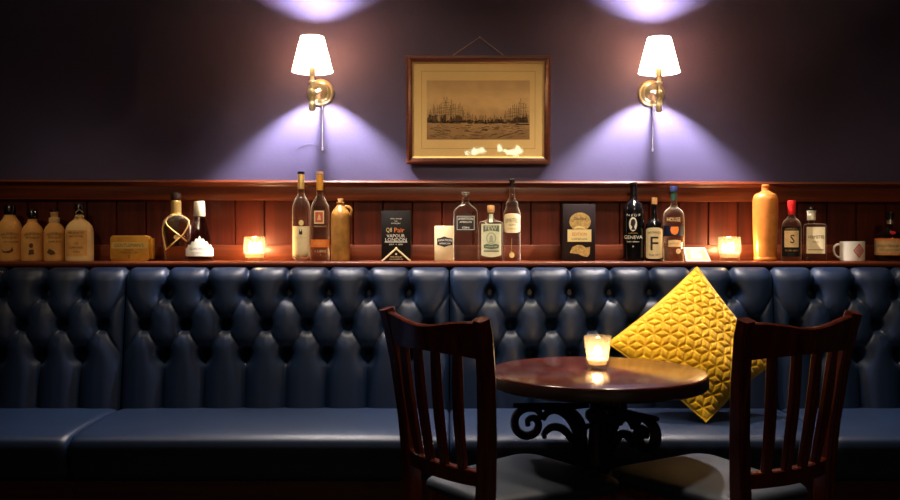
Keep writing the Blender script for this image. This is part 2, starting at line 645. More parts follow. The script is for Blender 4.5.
def make_banquette(x):
    t = thing('banquette', 'x', 'banquette', (x, 0, 0), 0, 'navy buttoned banquette sections')
    b = back_mesh().build('buttoned_back', M['leather'], t, smooth=70, recalc=True)
    m = MB()
    # seat pad: front nose, flat top, soft edges toward its neighbours
    W = SEC_W
    pr = [(2.68, .335), (2.660, .345), (2.650, .37), (2.642, .41), (2.639, .440), (2.642, .458), (2.652, .468), (2.672, .475), (2.74, .480), (2.86, .482), (2.98, .481), (3.06, .478), (3.10, .474), (3.12, .455), (3.12, .335)]
    rings = []
    for x0, k in ((.001, 1.0), (.004, .55), (.010, .22), (.020, .06), (.035, 0), (.2, -.03), (.556, -.05), (.912, -.03), (1.077, 0), (1.092, .06), (1.102, .22), (1.108, .55), (1.111, 1.0)):
        cy, cz = 2.85, .40
        ring = []
        for y, z in pr:
            dz = .020 * k
            yy = y + (dz * .9 if y < 2.675 else 0)
            zz = z - (dz if z > .43 else 0)
            ring.append((x0, yy, zz))
        rings.append(ring)
    m.rings(rings)
    m.build('seat_cushion', M['leather'], t, smooth=60)
    m = MB()
    m.box(.001, W - .001, 2.71, 3.18, 0.0, .334)
    m.box(.001, W - .001, 2.702, 2.712, .02, .10, .003)
    m.build('plinth', M['plinth'], t, smooth=0)
    return t


bq = make_banquette(SEC_X[0])
BL = ['navy buttoned leather bench section at the far left, behind the wrapped bottles',
      'navy buttoned leather bench section below the lit picture-side lamp, mostly unobstructed',
      'navy buttoned leather bench section behind the round table and yellow cushion',
      'navy buttoned leather bench section at the far right, behind the right chair']
BL[1] = 'navy buttoned leather bench section below the left wall lamp, seen unobstructed'
bq['label'] = BL[0]
for i in (1, 2, 3):
    dup(bq, (SEC_X[i], 0, 0), 0, BL[i])


# ------------------------------------------------------------------ wall lamps
def make_wall_lamp(loc, label):
    t = thing('wall_lamp', label, 'lamp', loc, 0, 'brass wall lamps')
    m = MB()
    m.lathe([(.0485, 0), (.0485, -.005), (.045, -.009), (.038, -.010), (.0365, -.014), (.030, -.017), (.027, -.016), (.024, -.022), (.015, -.027), (.010, -.034)], 40, (0, 0, 0), 'y')
    m.build('back_plate', M['brass'], t)
    sx, sy = -.007, -.16
    m = MB()
    m.tube([(0, -.028, 0), (0, -.06, -.004), (-.004, -.11, -.018), (sx, sy, -.026)], .0065, 12)
    m.sphere((0, -.035, -.001), .011)
    m.build('arm', M['brass'], t)
    m = MB()
    m.lathe([(.004, -.090), (.0095, -.088), (.0115, -.083), (.0115, -.050), (.0085, -.046), (.0085, -.040), (.0125, -.036), (.0135, -.026), (.0125, -.016), (.0075, -.012), (.0065, .000), (.0065, .006), (.0120, .009), (.0125, .014), (.008, .018), (.007, .030), (.010, .034), (.0115, .040), (.0115, .103), (.006, .108)], 20, (sx, sy, 0))
    m.build('lamp_holder', M['brass'], t)
    m = MB()
    z0, z1, r0, r1, th = .049, .168, .0715, .0395, .0012
    m.rings([[(sx + r * math.cos(2 * math.pi * i / 48), sy + r * math.sin(2 * math.pi * i / 48), z) for i in range(48)] for r, z in ((r0, z0), (r1, z1))], False, False)
    sh = m.build('lamp_shade', M['shade'], t, recalc=False)
    for r, z in ((r0, z0), (r1, z1)):
        m = MB()
        m.tube([(sx + r * math.cos(2 * math.pi * i / 40), sy + r * math.sin(2 * math.pi * i / 40), z) for i in range(40)], .0013, 6, closed=True)
        m.build('shade_trim', M['brass'], sh)
    m = MB()
    m.lathe([(.008, .108), (.0125, .112), (.0150, .119), (.0150, .125), (.0125, .133), (.007, .140), (.002, .143)], 14, (sx, sy, 0))
    m.build('bulb', M['bulb'], t)
    m = MB()
    m.tube([(.006, -.006, -.046), (.0062, -.004, -.10), (.006, -.004, -.196), (.006, -.004, -.2)], .0019, 8)
    m.tube([(.006, -.004, -.2), (.006, -.004, -.212)], .0032, 8)
    m.build('cable', M['cablew'], t)
    return t


zl = P(320, 92.5, WALL_Y).z
LX = P(320.8, 92, WALL_Y).x
RX = P(650.9, 94, WALL_Y).x
lamp = make_wall_lamp((LX, WALL_Y, zl), 'brass wall lamp with lit cream shade, left of the picture')
lamp2 = dup(lamp, (RX, WALL_Y, P(650, 93.5, WALL_Y).z), 0, 'brass wall lamp with lit cream shade, right of the picture')
# the loose wire end that curls on the wall below the left lamp only
m = MB()
pts = [P(px, py, WALL_Y - .003) - Vector((LX, WALL_Y, zl)) for px, py in ((322.5, 149), (326, 151), (329, 148), (328, 144))]
m.tube(pts, .0008, 6)
pts = [P(px, py, WALL_Y - .003) - Vector((LX, WALL_Y, zl)) for px, py in ((296, 149), (301, 146), (306, 144), (311, 143.5), (316, 145), (320, 148), (322.5, 149.5))]
m.tube(pts, .0008, 6)
wl = m.build('loose_wire', M['wire'], lamp)


# ------------------------------------------------------------------ framed engraving
PX0, PX1, PY0, PY1 = 406, 551, 55, 164
YP = 3.345
a, b = P(PX0, PY1, 3.335), P(PX1, PY0, 3.325)
pw, ph = b.x - a.x, b.z - a.z
pic = thing('framed_picture', 'sepia harbour engraving in a dark wooden frame hung on the plum wall', 'picture', ((a.x + b.x) / 2, 3.352, a.z))
sc = pw / (PX1 - PX0)


def pc(px, py):
    return (px - (PX0 + PX1) / 2) * sc, (PY1 - py) * sc


m = MB()
hw = pw / 2
fw = 6.3 * sc
outer = [(-hw, 0), (hw, 0), (hw, ph), (-hw, ph)]
rs = []
for inset, y in ((0, 0), (0, -.014), (.002, -.020), (.010, -.022), (fw - .004, -.013), (fw, -.011), (fw, 0)):
    rs.append([(-hw + inset, y, inset), (hw - inset, y, inset), (hw - inset, y, ph - inset), (-hw + inset, y, ph - inset)])
m.rings(rs, False, False)
m.build('frame', M['frame'], pic, smooth=0)
m = MB()
gw = 1.5 * sc
rs = []
for inset, y in ((fw - .0005, -.004), (fw - .0005, -.0105), (fw + gw, -.0085), (fw + gw, -.004)):
    rs.append([(-hw + inset, y, inset), (hw - inset, y, inset), (hw - inset, y, ph - inset), (-hw + inset, y, ph - inset)])
m.rings(rs, False, False)
m.build('gilt_slip', M['gilt'], pic, smooth=0)
m = MB()
m.box(-hw + .004, hw - .004, -.005, -.001, .004, ph - .004)
mt = m.build('mount', M['mount'], pic, smooth=0)
x0, z1 = pc(390 + 93 / 2.94, 20 + 150 / 2.94)
x1, z0 = pc(390 + 428 / 2.94, 20 + 377 / 2.94)
m = MB()
rs = [[(x0 - e, y, z0 - e), (x1 + e, y, z0 - e), (x1 + e, y, z1 + e), (x0 - e, y, z1 + e)] for e, y in ((.0006, -.0052), (-.0006, -.0052))]
m.rings(rs, False, False)
m.build('ruled_line', M['mline'], mt, smooth=0)
x0, z1 = pc(426.8, 80.2)
x1, z0 = pc(530.2, 139.2)
m = MB()
m.box(x0, x1, -.0056, -.005, z0, z1)
pr = m.build('print', M['sheet'], pic, smooth=0)
# ink: ships' masts and hulls, quays and water
rnd = random.Random(4)
mi, mw = MB(), MB()
yk = -.0059


def quad(mm, ax, az, bx, bz, w, y=yk):
    d = Vector((bx - ax, 0, bz - az))
    if d.length < 1e-6:
        return
    n = Vector((-d.z, 0, d.x)).normalized() * w / 2
    A, B = Vector((ax, y, az)), Vector((bx, y, bz))
    mm.poly([A - n, B - n, B + n, A + n])


def ship(px, base, hpx, mm, k=1.0):
    cx, cz = pc(px, base)
    h = hpx * sc
    quad(mm, cx, cz, cx, cz + h, .0011 * k)
    for f in (.35, .55, .75):
        w = h * (.30 - .2 * f)
        quad(mm, cx - w, cz + h * f, cx + w, cz + h * f + h * .02, .0006 * k)
    quad(mm, cx, cz + h, cx - h * .22, cz, .0003)
    quad(mm, cx, cz + h, cx + h * .24, cz, .0003)
    L = 2.8 * sc * k
    mm.poly([Vector((cx - L, yk, cz + .001)), Vector((cx - L * .8, yk, cz - .0026 * k)), Vector((cx + L * .7, yk, cz - .0026 * k)), Vector((cx + L, yk, cz + .0014))])


for i in range(46):
    px = 430 + 97 * (i + rnd.random() * .8) / 46
    left = max(0, 1 - abs(px - 446) / 28)
    right = max(0, 1 - abs(px - 520) / 18)
    h = 5 + 23 * left * rnd.uniform(.5, 1) + 20 * right * rnd.uniform(.4, 1) + rnd.uniform(0, 4)
    ship(px, 121.5 + rnd.uniform(-1.0, 1.2), h, mi if rnd.random() < .6 else mw, 1.0)
for i in range(150):          # warehouses and small craft along the far bank
    px = rnd.uniform(428, 529)
    w = rnd.uniform(.8, 2.6)
    h = rnd.uniform(1, 5.5) * (1.6 if px < 462 else 1.3 if px > 508 else .7)
    ax, az = pc(px, 122.5)
    mm = mw if rnd.random() < .75 else mi
    mm.poly([Vector((ax - w * sc / 2, yk + .0002, az)), Vector((ax + w * sc / 2, yk + .0002, az)), Vector((ax + w * sc / 2, yk + .0002, az + h * sc)), Vector((ax - w * sc / 2, yk + .0002, az + h * sc * rnd.uniform(.8, 1.1)))])
for i in range(120):         # banks and ripples of the near water
    px = rnd.uniform(428, 522)
    py = rnd.uniform(123, 138)
    l = rnd.uniform(2, 9)
    ax, az = pc(px, py)
    bx, bz = pc(min(px + l, 530), py + rnd.uniform(-.5, .5) + (.10 if px < 480 else -.28) * l * (py - 123) / 15)
    quad(mi if rnd.random() < .5 else mw, ax, az, bx, bz, rnd.uniform(.0006, .0024))
for px in (519, 524, 527):   # rigging heap at the right quay
    ship(px, 124, rnd.uniform(9, 16), mi, 1.2)
mi.build('ink_pattern', M['ink'], pr, smooth=0, recalc=False)
mw.build('wash_pattern', M['ink2'], pr, smooth=0, recalc=False)
m = MB()
m.box(-hw + fw - .002, hw - fw + .002, -.0086, -.0080, fw - .002, ph - fw + .002)
m.build('glass_pane', M['pane'], pic, smooth=0)
m = MB()
l1, l2, l3 = pc(451.5, 56), pc(480, 36.8), pc(505, 56)
m.tube([(l1[0], -.005, l1[1] - .01), (l1[0] + .001, -.006, l1[1]), (l2[0], .003, l2[1]), (l3[0], -.006, l3[1]), (l3[0], -.005, l3[1] - .01)], .0011, 8)
m.build('hanging_cord', M['cordm'], pic)
m = MB()
m.tube([(l2[0], .010, l2[1]), (l2[0], -.001, l2[1] - .001), (l2[0], -.002, l2[1] + .003)], .0014, 8)
m.build('hook', M['brassdk'], pic)
pic.rotation_euler = (math.radians(1.7), 0, 0)


# ------------------------------------------------------------------ shelf things
SY = 3.262                      # depth of most things along the shelf
S = F / SY                      # pixels in a metre there
BASE = 260.7


def fillet(prof, r):
    """Round the corners of a list of (half width px, row, ...) by about r pixels."""
    out = [prof[0]]
    for i in range(1, len(prof) - 1):
        p, q, n = [np.array(v, float) for v in (prof[i - 1], prof[i], prof[i + 1])]
        la, lb = np.hypot(*(p - q)[:2]), np.hypot(*(n - q)[:2])
        k = min(r, la * .45, lb * .45)
        if k < .05:
            out.append(tuple(q))
            continue
        A, B = q + (p - q) * k / la, q + (n - q) * k / lb
        for t in (0, .33, .67, 1):
            out.append(tuple(A * (1 - t) ** 2 + q * 2 * t * (1 - t) + B * t * t))
    out.append(prof[-1])
    return out


class Vessel:
    """A bottle whose outline was measured in pixels; front(x, z) is its near surface."""

    def __init__(self, name, label, cat, cx, prof, n=2.0, depth=1.0, Y=SY, group=None, r=1.4, rotz=0):
        self.S = F / Y
        self.cx, self.Y = cx, Y
        self.root = thing(name, label, cat, ((cx - 450) / F * Y, Y, SHELF_Z), rotz - math.atan((cx - 450) / F), group)   # labels face the room's middle
        full = []
        for q in prof:                       # (half width, row[, depth ratio, exponent])
            q = list(q) + [depth, n][len(q) - 2:]
            full.append(q)
        full = fillet(full, r)
        self.lv = [(max(w, .05) / self.S, (BASE - row) / self.S, d, e) for w, row, d, e in full]

    def at(self, z):
        L = self.lv
        if z <= L[0][1]:
            return L[0]
        for a, b in zip(L, L[1:]):
            if a[1] <= z <= b[1] and b[1] > a[1]:
                t = (z - a[1]) / (b[1] - a[1])
                return tuple(p + (q - p) * t for p, q in zip(a, b))
        return L[-1]

    def front(self, x, z):
        hx, _, d, e = self.at(z)
        k = min(abs(x) / hx, .995)
        return -hx * d * (1 - k ** e) ** (1 / e)

    def ring(self, lv, off=0.0, seg=36):
        hx, z, d, e = lv
        hy = max(hx * d - off, .0004)
        hx = max(hx - off, .0004)
        pts = []
        for i in range(seg):
            a = 2 * math.pi * i / seg
            c, s = math.cos(a), math.sin(a)
            pts.append((math.copysign(abs(c) ** (2 / e), c) * hx, math.copysign(abs(s) ** (2 / e), s) * hy, z))
        return pts

    def solid(self, name, m, parent=None, row0=None, row1=None, off=0.0):
        zs0 = -1 if row0 is None else (BASE - row0) / self.S
        zs1 = 9 if row1 is None else (BASE - row1) / self.S
        L = [l for l in self.lv if zs0 < l[1] < zs1]
        if row0 is not None:
            L.insert(0, (*self.at(zs0)[:1], zs0, *self.at(zs0)[2:]))
        if row1 is not None:
            L.append((*self.at(zs1)[:1], zs1, *self.at(zs1)[2:]))
        return MB().rings([self.ring(l, off) for l in L]).build(name, m, parent or self.root, smooth=50)

    def hollow(self, name, m, t=.0026, floor=.007, top=None):
        L = self.lv
        outer = [self.ring(l) for l in L]
        inner = []
        for l in L:
            if l[1] > floor + .001 and l[0] - t > .0012:
                inner.append(self.ring(l, t))
        z0 = floor
        b0 = self.at(z0 + .004)
        inner.insert(0, [(p[0] * .90, p[1] * .90, z0) for p in self.ring((b0[0], z0, b0[2], b0[3]), t)])
        allr = outer if m is M['clear'] else outer + list(reversed(inner))
        mb = MB().rings(allr, True, True)
        return mb.build(name, m, self.root, smooth=50)

    def fill(self, name, m, row, t=.0031, floor=.0078):
        z1 = (BASE - row) / self.S
        L = [l for l in self.lv if floor + .002 < l[1] < z1]
        L.append((self.at(z1)[0], z1, *self.at(z1)[2:]))
        b0 = self.at(floor + .004)
        rs = [[(p[0] * .88, p[1] * .88, floor) for p in self.ring((b0[0], floor, b0[2], b0[3]), t)]] + [self.ring(l, t) for l in L]
        return MB().rings(rs).build(name, m, self.root, smooth=50)

    def xz(self, px, py):
        return (px - self.cx) / self.S, (BASE - py) / self.S

    def patch(self, name, m, x0, x1, top, bot, parent=None, off=.0005, nx=18, nz=8):
        """Label wrapped on the front between pixel columns x0..x1; top/bot: rows or functions of 0..1."""
        tf = top if callable(top) else (lambda u: top)
        bf = bot if callable(bot) else (lambda u: bot)
        rows = []
        for j in range(nz + 1):
            r = []
            for i in range(nx + 1):
                u = i / nx
                px = x0 + (x1 - x0) * u
                py = bf(u) + (tf(u) - bf(u)) * j / nz
                x, z = self.xz(px, py)
                r.append((x, self.front(x, z) - off, z))
            rows.append(r)
        return MB().grid(rows).build(name, m, parent or self.root, smooth=50, recalc=False)

    @staticmethod
    def slice(me):
        """Cut a flat sheet into narrow upright strips so that it can bend round a bottle."""
        bm = bmesh.new()
        bm.from_mesh(me)
        xs = [v.co.x for v in bm.verts]
        a, b = min(xs), max(xs)
        for i in range(1, 16):
            bmesh.ops.bisect_plane(bm, geom=bm.verts[:] + bm.edges[:] + bm.faces[:], plane_co=(a + (b - a) * i / 16, 0, 0), plane_no=(1, 0, 0))
        bm.to_mesh(me)
        bm.free()

    def shape(self, name, m, pts, parent=None, off=.0008):
        q = [Vector((*self.xz(px, py), 0)) for px, py in pts]
        if sum(a.x * b.y - b.x * a.y for a, b in zip(q, q[1:] + q[:1])) < 0:
            q.reverse()
        o = MB().poly(q).build(name, m, parent or self.root, smooth=0, recalc=False)
        self.slice(o.data)
        for v in o.data.vertices:
            x, z = v.co.x, v.co.y
            v.co = (x, self.front(x, z) - off, z)
        return o

    def band(self, name, m, row0, row1, off=.0006, parent=None):
        """Sleeve all the way round between two rows (row0 lower)."""
        z0, z1 = (BASE - row0) / self.S, (BASE - row1) / self.S
        L = [self.at(z0)] + [l for l in self.lv if z0 < l[1] < z1] + [self.at(z1)]
        L[0] = (L[0][0], z0, *L[0][2:])
        L[-1] = (L[-1][0], z1, *L[-1][2:])
        return MB().rings([self.ring(l, -off) for l in L]).build(name, m, parent or self.root, smooth=50)

    def text(self, s, px, py, w, h, m, parent=None, off=.0010, arc=0.0, name='lettering'):
        cu = bpy.data.curves.new('t', 'FONT')
        cu.body = s
        cu.align_x = 'CENTER'
        cu.resolution_u = 2
        ob = bpy.data.objects.new('t', cu)
        C.objects.link(ob)
        dg = bpy.context.evaluated_depsgraph_get()
        dg.update()
        me = bpy.data.meshes.new_from_object(ob.evaluated_get(dg))
        bpy.data.objects.remove(ob)
        bpy.data.curves.remove(cu)
        self.slice(me)
        co = [v.co.copy() for v in me.vertices]
        xs, ys = [c.x for c in co], [c.y for c in co]
        ax, bx, ay, by = min(xs), max(xs), min(ys), max(ys)
        for v, c in zip(me.vertices, co):
            u = (c.x - ax) / (bx - ax) - .5
            qx = px + u * w
            qy = py - ((c.y - ay) / (by - ay) - .5) * h + arc * (4 * u * u)
            x, z = self.xz(qx, qy)
            v.co = (x, self.front(x, z) - off, z)
        me.materials.append(m)
        me.name = name
        o = bpy.data.objects.new(name, me)
        C.objects.link(o)
        o.parent = parent or self.root
        return o


class Carton(Vessel):
    def __init__(self, name, label, cat, x0, x1, top, m, d=.05, Y=SY, rotz=0, bev=.0012, part='carton'):
        self.S = F / Y
        self.cx, self.Y, self.d = (x0 + x1) / 2, Y, d
        self.root = thing(name, label, cat, ((self.cx - 450) / F * Y, Y, SHELF_Z), rotz)
        hx, hz = (x1 - x0) / 2 / self.S, (BASE - top) / self.S
        mb = MB().box(-hx, hx, -d / 2, d / 2, 0, hz, bev)
        mb.box(-hx + .002, hx - .002, -d / 2 + .003, d / 2 - .003, hz - .0005, hz + .0008)
        self.body = mb.build(part, m, self.root)

    def front(self, x, z):
        return -self.d / 2


def circle(cx, cy, rx, ry, n=28, a0=0, a1=360):
    return [(cx + rx * math.cos(math.radians(a0 + (a1 - a0) * i / n)), cy - ry * math.sin(math.radians(a0 + (a1 - a0) * i / n))) for i in range(n + (a1 - a0 < 360))]


WR = 'kraft paper wrapped bottles'


def scribble(v, cx, w, parent, seed):
    r = random.Random(seed)
    v.text("ABLEFORTH'S", cx, 233.5, w, 2.6, M['print_dk'], parent, arc=1.0)
    v.text('BATHTUB GIN', cx, 237.5, w * .8, 2.0, M['print_dk'], parent, arc=-.4)


# 1 and 2: kraft wrapped bottles with black wax
v = Vessel('wrapped_bottle', 'kraft paper wrapped bottle at the left end of the shelf, cut by the frame', 'bottle', 10.2,
           [(11.0, 260.7), (11.5, 259.5), (11.6, 229), (10, 223), (6.0, 217.5), (5.3, 215), (5.3, 213), (.1, 213)], Y=SY, group=WR, r=2)
b = v.solid('paper_wrap', M['kraft'])
v2 = MB()
v2.lathe([(.0001, 0), (.0185, 0), (.0205, .004), (.0200, .030), (.017, .036), (.0001, .037)], 20, (0, 0, (BASE - 215) / S))
v2.build('wax_cap', M['blackwax'], v.root)
scribble(v, 9.8, 16, b, 1)
v.text('NAVY STRENGTH', 10.5, 241.5, 13, 1.6, M['print_dk'], b)
v.shape('emblem', M['print_dk'], [(2, 249), (5, 251), (10, 250), (12, 246.5), (13, 250.5), (9, 252.5), (4, 252)], b)

v = Vessel('wrapped_bottle', 'smaller kraft paper wrapped bottle with black wax top, second from the left', 'bottle', 32.6,
           [(10.2, 260.7), (10.7, 259.5), (10.7, 232), (9.2, 227.5), (5.0, 222.5), (4.3, 219.5), (4.3, 217.5), (.1, 217.5)], group=WR, r=2)
b = v.solid('paper_wrap', M['kraft'])
MB().lathe([(.0001, 0), (.018, 0), (.0196, .005), (.0188, .027), (.015, .033), (.0001, .034)], 20, (0, 0, (BASE - 218.5) / S)).build('wax_cap', M['blackwax'], v.root)
scribble(v, 32.6, 15, b, 2)
v.shape('emblem', M['print_dk'], circle(31.2, 245.2, 1.9, 2.4), b)
v.shape('emblem', M['print_dk'], [(28.6, 254.6), (29.4, 249.4), (33.4, 249.0), (33.8, 253.8)], b)

v = Vessel('wrapped_bottle', 'kraft paper wrapped bottle with tan cork, third from the left', 'bottle', 54.6,
           [(9.8, 260.7), (10.2, 259.5), (10.2, 231.5), (8.6, 227), (5.0, 222.8), (4.9, 221.5), (4.9, 217.2), (.1, 217.2)], group=WR, r=1.6)
b = v.solid('paper_wrap', M['kraft'])
m = MB().lathe([(.0001, 0), (.0125, 0), (.0130, .010), (.0142, .012), (.0142, .020), (.0001, .020)], 20, (0, 0, (BASE - 217.2) / S))
k = m.build('cork', M['cork'], v.root)
MB().lathe([(.0001, 0), (.0155, 0), (.0165, .004), (.014, .009), (.0001, .011)], 18, (0, 0, (BASE - 211.6) / S)).build('wax_cap', M['blackwax'], v.root)
v.band('string_collar', M['string'], 222.0, 217.6, .0012)
scribble(v, 54.6, 14.5, b, 3)
v.text('DARK RUM', 55, 241.4, 11.5, 1.8, M['print_dk'], b)
v.shape('emblem', M['print_dk'], [(47.5, 252), (49.6, 248.2), (54, 250.6), (55.4, 253.4), (51, 254.8)], b)

v = Vessel('wrapped_bottle', 'widest wrapped bottle, pale paper with waxed string over its neck', 'bottle', 79.6,
           [(13.0, 260.7), (13.4, 259.5), (13.4, 231), (12.4, 226.5), (9, 222), (4.8, 219), (4.2, 217.5), (4.2, 213), (.1, 213)], 2.4, .78, group=WR, r=2)
b = v.solid('paper_wrap', M['kraftpale'])
m = MB()
zc = (BASE - 214) / S
m.lathe([(.0001, 0), (.0155, 0), (.0165, .004), (.0165, .032), (.014, .036), (.0001, .037)], 18, (0, 0, zc))
for dx, ln in ((-.0125, .008), (.0125, .006)):
    m.tube([(dx, -.010, zc + .012), (dx, -.0155, zc - ln)], .0045, 8)
m.build('wax_cap', M['blackwax'], v.root)
m = MB()
for dx in (-.0095, .0105):
    m.sphere((dx, -.0165, (BASE - 216.2) / S), .0058)
m.tube([(-.0095, -.0165, (BASE - 216.2) / S), (-.012, -.015, (BASE - 212) / S), (0, -.018, (BASE - 209.5) / S), (.012, -.015, (BASE - 212) / S), (.0105, -.0165, (BASE - 216.2) / S)], .0016, 6)
m.build('string_tie', M['string'], v.root)
p = v.patch('label', M['kraft'], 67.0, 86.6, 230.0, 255.5, b)
v.text("ABLEFORTH'S", 76.5, 232.8, 15, 2.4, M['print_dk'], p, arc=-.8)
v.text('BATHTUB', 76.5, 236.0, 12, 2.2, M['print_dk'], p)
for i, (t_, w_) in enumerate((('COLD', 4), ('COMPOUNDED', 13), ('GIN', 6))):
    v.text(t_, 76.6, 243.0 + 4.2 * i, w_, 1.9, M['print_dk'], p)

# tin
cx, w2 = 131.6, 19.6
t = thing('tin_box', 'gold coloured rounded tin with faint lettering lying on the shelf', 'tin', ((cx - 450) / F * SY, SY, SHELF_Z))
hz = (BASE - 235.3) / S


def rrect(hx, h, r, y, n=6):
    pts = []
    for cxx, czz, a0 in ((hx - r, h - r, 0), (-hx + r, h - r, 90), (-hx + r, r, 180), (hx - r, r, 270)):
        for i in range(n + 1):
            a = math.radians(a0 + 90 * i / n)
            pts.append((cxx + r * math.cos(a), y, czz + r * math.sin(a)))
    return pts


hx = w2 / S
m = MB()
m.rings([rrect(hx - .003, hz - .003, .012, -.0205), rrect(hx - .0008, hz - .0008, .013, -.020), rrect(hx, hz, .0135, -.018), rrect(hx, hz, .0135, -.004)])
lid = m.build('lid', M['tin'], t, smooth=40)
m = MB()
m.rings([rrect(hx - .001, hz - .001, .013, -.0035), rrect(hx - .001, hz - .001, .013, .016), rrect(hx - .004, hz - .004, .011, .018)])
for ob in (m.build('body', M['tin'], t, smooth=40),):
    pass
MB().box(hx - .001, hx + .010, -.012, .012, .006, hz - .010, .003).build('hinge', M['tin'], t)


class Flat(Vessel):
    def __init__(self, root, cx, Y, yf):
        self.root, self.cx, self.Y, self.S, self.yf = root, cx, Y, F / Y, yf

    def front(self, x, z):
        return self.yf


f = Flat(t, cx, SY, -.0205)
bd = f.patch('band', M['tinlt'], 113.5, 149.5, 241.9, 248.2, lid, .0003, 1, 1)
f.text("GENTLEMAN'S", 131, 245.0, 29, 3.6, M['print_dk'], lid, .0006)
f.text('SINCE', 131, 250.0, 8, 1.3, M['print_dk'], lid, .0006)
f.text('TRAVEL TIN', 131, 252.2, 18, 1.7, M['print_dk'], lid, .0006)
f.text('2', 131, 256.2, 2.4, 3.0, M['print_dk'], lid, .0006)

# raffia bound rum bottle
v = Vessel('raffia_bottle', 'clear rum bottle bound with crossing gold cords, dark brown stopper', 'bottle', 176.3,
           [(10.4, 260.7), (11.0, 259), (11.6, 250), (13.4, 236), (13.9, 228), (12.6, 221), (8.0, 216.4), (5.2, 214.0), (4.9, 212), (4.9, 200), (.1, 200)], Y=3.275, r=2.5)
v.hollow('glass_body', M['clear'])
v.fill('rum', M['rum'], 222)
v.band('neck_foil', M['goldfoil'], 213.8, 200.6)
MB().lathe([(.0001, 0), (.0175, 0), (.0185, .003), (.0185, .022), (.0165, .027), (.0001, .028)], 22, (0, 0, (BASE - 200) / S)).build('stopper', M['darkcap'], v.root)
m = MB()


def onv(v, pts, n=9, lift=.0012):
    out = []
    for (ax, ay), (bx, by) in zip(pts, pts[1:]):
        for i in range(n):
            px, py = ax + (bx - ax) * i / n, ay + (by - ay) * i / n
            x, z = v.xz(px, py)
            out.append((x, v.front(x, z) - lift, z))
    x, z = v.xz(*pts[-1])
    out.append((x, v.front(x, z) - lift, z))
    return out


for pts in ([(180.5, 214.6), (174, 215.4), (168.4, 218), (166.2, 221.5), (168, 225.5), (174.5, 231.5), (181, 236.5), (186, 241)],
            [(171, 215), (178, 214.8), (185, 217), (188.8, 220.5), (187.5, 226), (183, 234), (175, 241.5), (167.5, 248.5)],
            [(166.5, 220.5), (163.6, 227), (163.4, 233), (165, 242), (166.4, 250)]):
    m.tube(onv(v, pts, 6, .0015), .0024, 7)
m.build('cord_binding', M['raffia'], v.root)
v.shape('seal', M['raffia'], circle(176.5, 237, 2.6, 2.6), off=.0006)

# gin with torn label
v = Vessel('flared_bottle', 'flared violet glass bottle with cream cap and torn-edged white label', 'bottle', 199.6,
           [(13.6, 260.7), (14.4, 259), (14.2, 253), (12.2, 244), (9.0, 230), (6.2, 219.5), (5.4, 216.5), (5.3, 214), (.1, 214)], Y=3.245, r=2)
v.hollow('glass_body', M['smoky'])
MB().lathe([(.0001, 0), (.0188, 0), (.0200, .002), (.0190, .048), (.0170, .053), (.0001, .054)], 26, (0, 0, (BASE - 216.2) / S)).build('cap', M['creamcap'], v.root)


def torn(u):
    k = 1 - abs(2 * u - 1)
    return 248.5 - 12.0 * k ** .8 + 1.1 * math.sin(u * 47) * (1 if 0.03 < u < .97 else 0)


p = v.patch('label', M['white'], 186.2, 213.0, torn, lambda u: 255.6 - .2 * math.sin(u * 60), nx=40, off=.0007)
v.text('GIN MARE', 199.6, 248.3, 19, 2.4, M['print_dk'], p, .0013)
v.text('MEDITERRANEAN GIN', 199.6, 252.4, 16, 1.0, M['print_dk'], p, .0013)

# tall pair of bottles
v = Vessel('tall_bottle', 'tall clear bottle with gold neck sleeve and long cream label', 'bottle', 301.2,
           [(5.6, 260.7), (6.3, 259.6), (8.6, 256), (8.8, 254), (8.8, 210), (8.2, 204), (6.2, 199), (3.7, 195.5), (3.2, 190), (3.3, 174), (.1, 174)], Y=3.25, r=2)
v.hollow('glass_body', M['clear'])
v.band('neck_sleeve', M['goldfoil'], 188.8, 174.2, .0008)
MB().lathe([(.0001, 0), (.0125, 0), (.013, .002), (.0128, .008), (.0001, .009)], 20, (0, 0, (BASE - 174) / S)).build('cap', M['blackwax'], v.root)
p = v.patch('label', M['cream'], 292.9, 309.4, 226.0, lambda u: 257.6 - 3.2 * abs(2 * u - 1) ** 3, off=.0006)
v.shape('emblem', M['black'], [(299.0, 231), (302.3, 231), (302.3, 234.2), (299.0, 234.2)], p)
v.text('II', 300.6, 230.2, 2.6, 2.2, M['black'], p, .0012)
v.text('EAU DE VIE', 300.8, 237.4, 11, 1.1, M['gold'], p, .0012)
v.shape('medallion', M['goldlt'], circle(301.2, 222.6, 2.5, 2.8), off=.0009)

v = Vessel('tall_bottle', 'tall clear bottle with orange neck sleeve, orange band and small red label', 'bottle', 320.0,
           [(9.0, 260.7), (9.5, 259.6), (9.5, 212), (9.0, 206), (6.6, 201), (3.7, 196.5), (3.2, 191), (3.4, 175), (3.4, 173.6), (.1, 173.6)], Y=3.255, r=2)
v.hollow('glass_body', M['clear'], floor=.016)
v.band('neck_sleeve', M['amberfoil'], 190.0, 174.6, .0008)
MB().lathe([(.0001, 0), (.0125, 0), (.0132, .002), (.0115, .009), (.0001, .010)], 20, (0, 0, (BASE - 174.2) / S)).build('cap', M['cork'], v.root)
p = v.patch('label', M['cream'], 314.2, 324.0, 210.7, 223.6)
p2 = v.patch('label_panel', M['redlabel'], 315.4, 322.8, 212.0, 222.2, p, .0009)
v.shape('emblem', M['tan'], [(317.4, 220), (318.2, 215.8), (319.1, 213.6), (320.2, 215.8), (321, 220)], p, .0013)
p = v.patch('orange_band', M['orange'], 310.8, 329.2, 239.2, 246.8)
v.text('SPICED RUM', 320, 243, 12, 2.4, M['tan'], p, .0012)
v.text('PREMIUM', 320, 226.2, 12, 1.3, M['tan'], off=.0007)
v.text('1 LITRE', 320.5, 250.8, 11, 2.4, M['tan'], off=.0007)

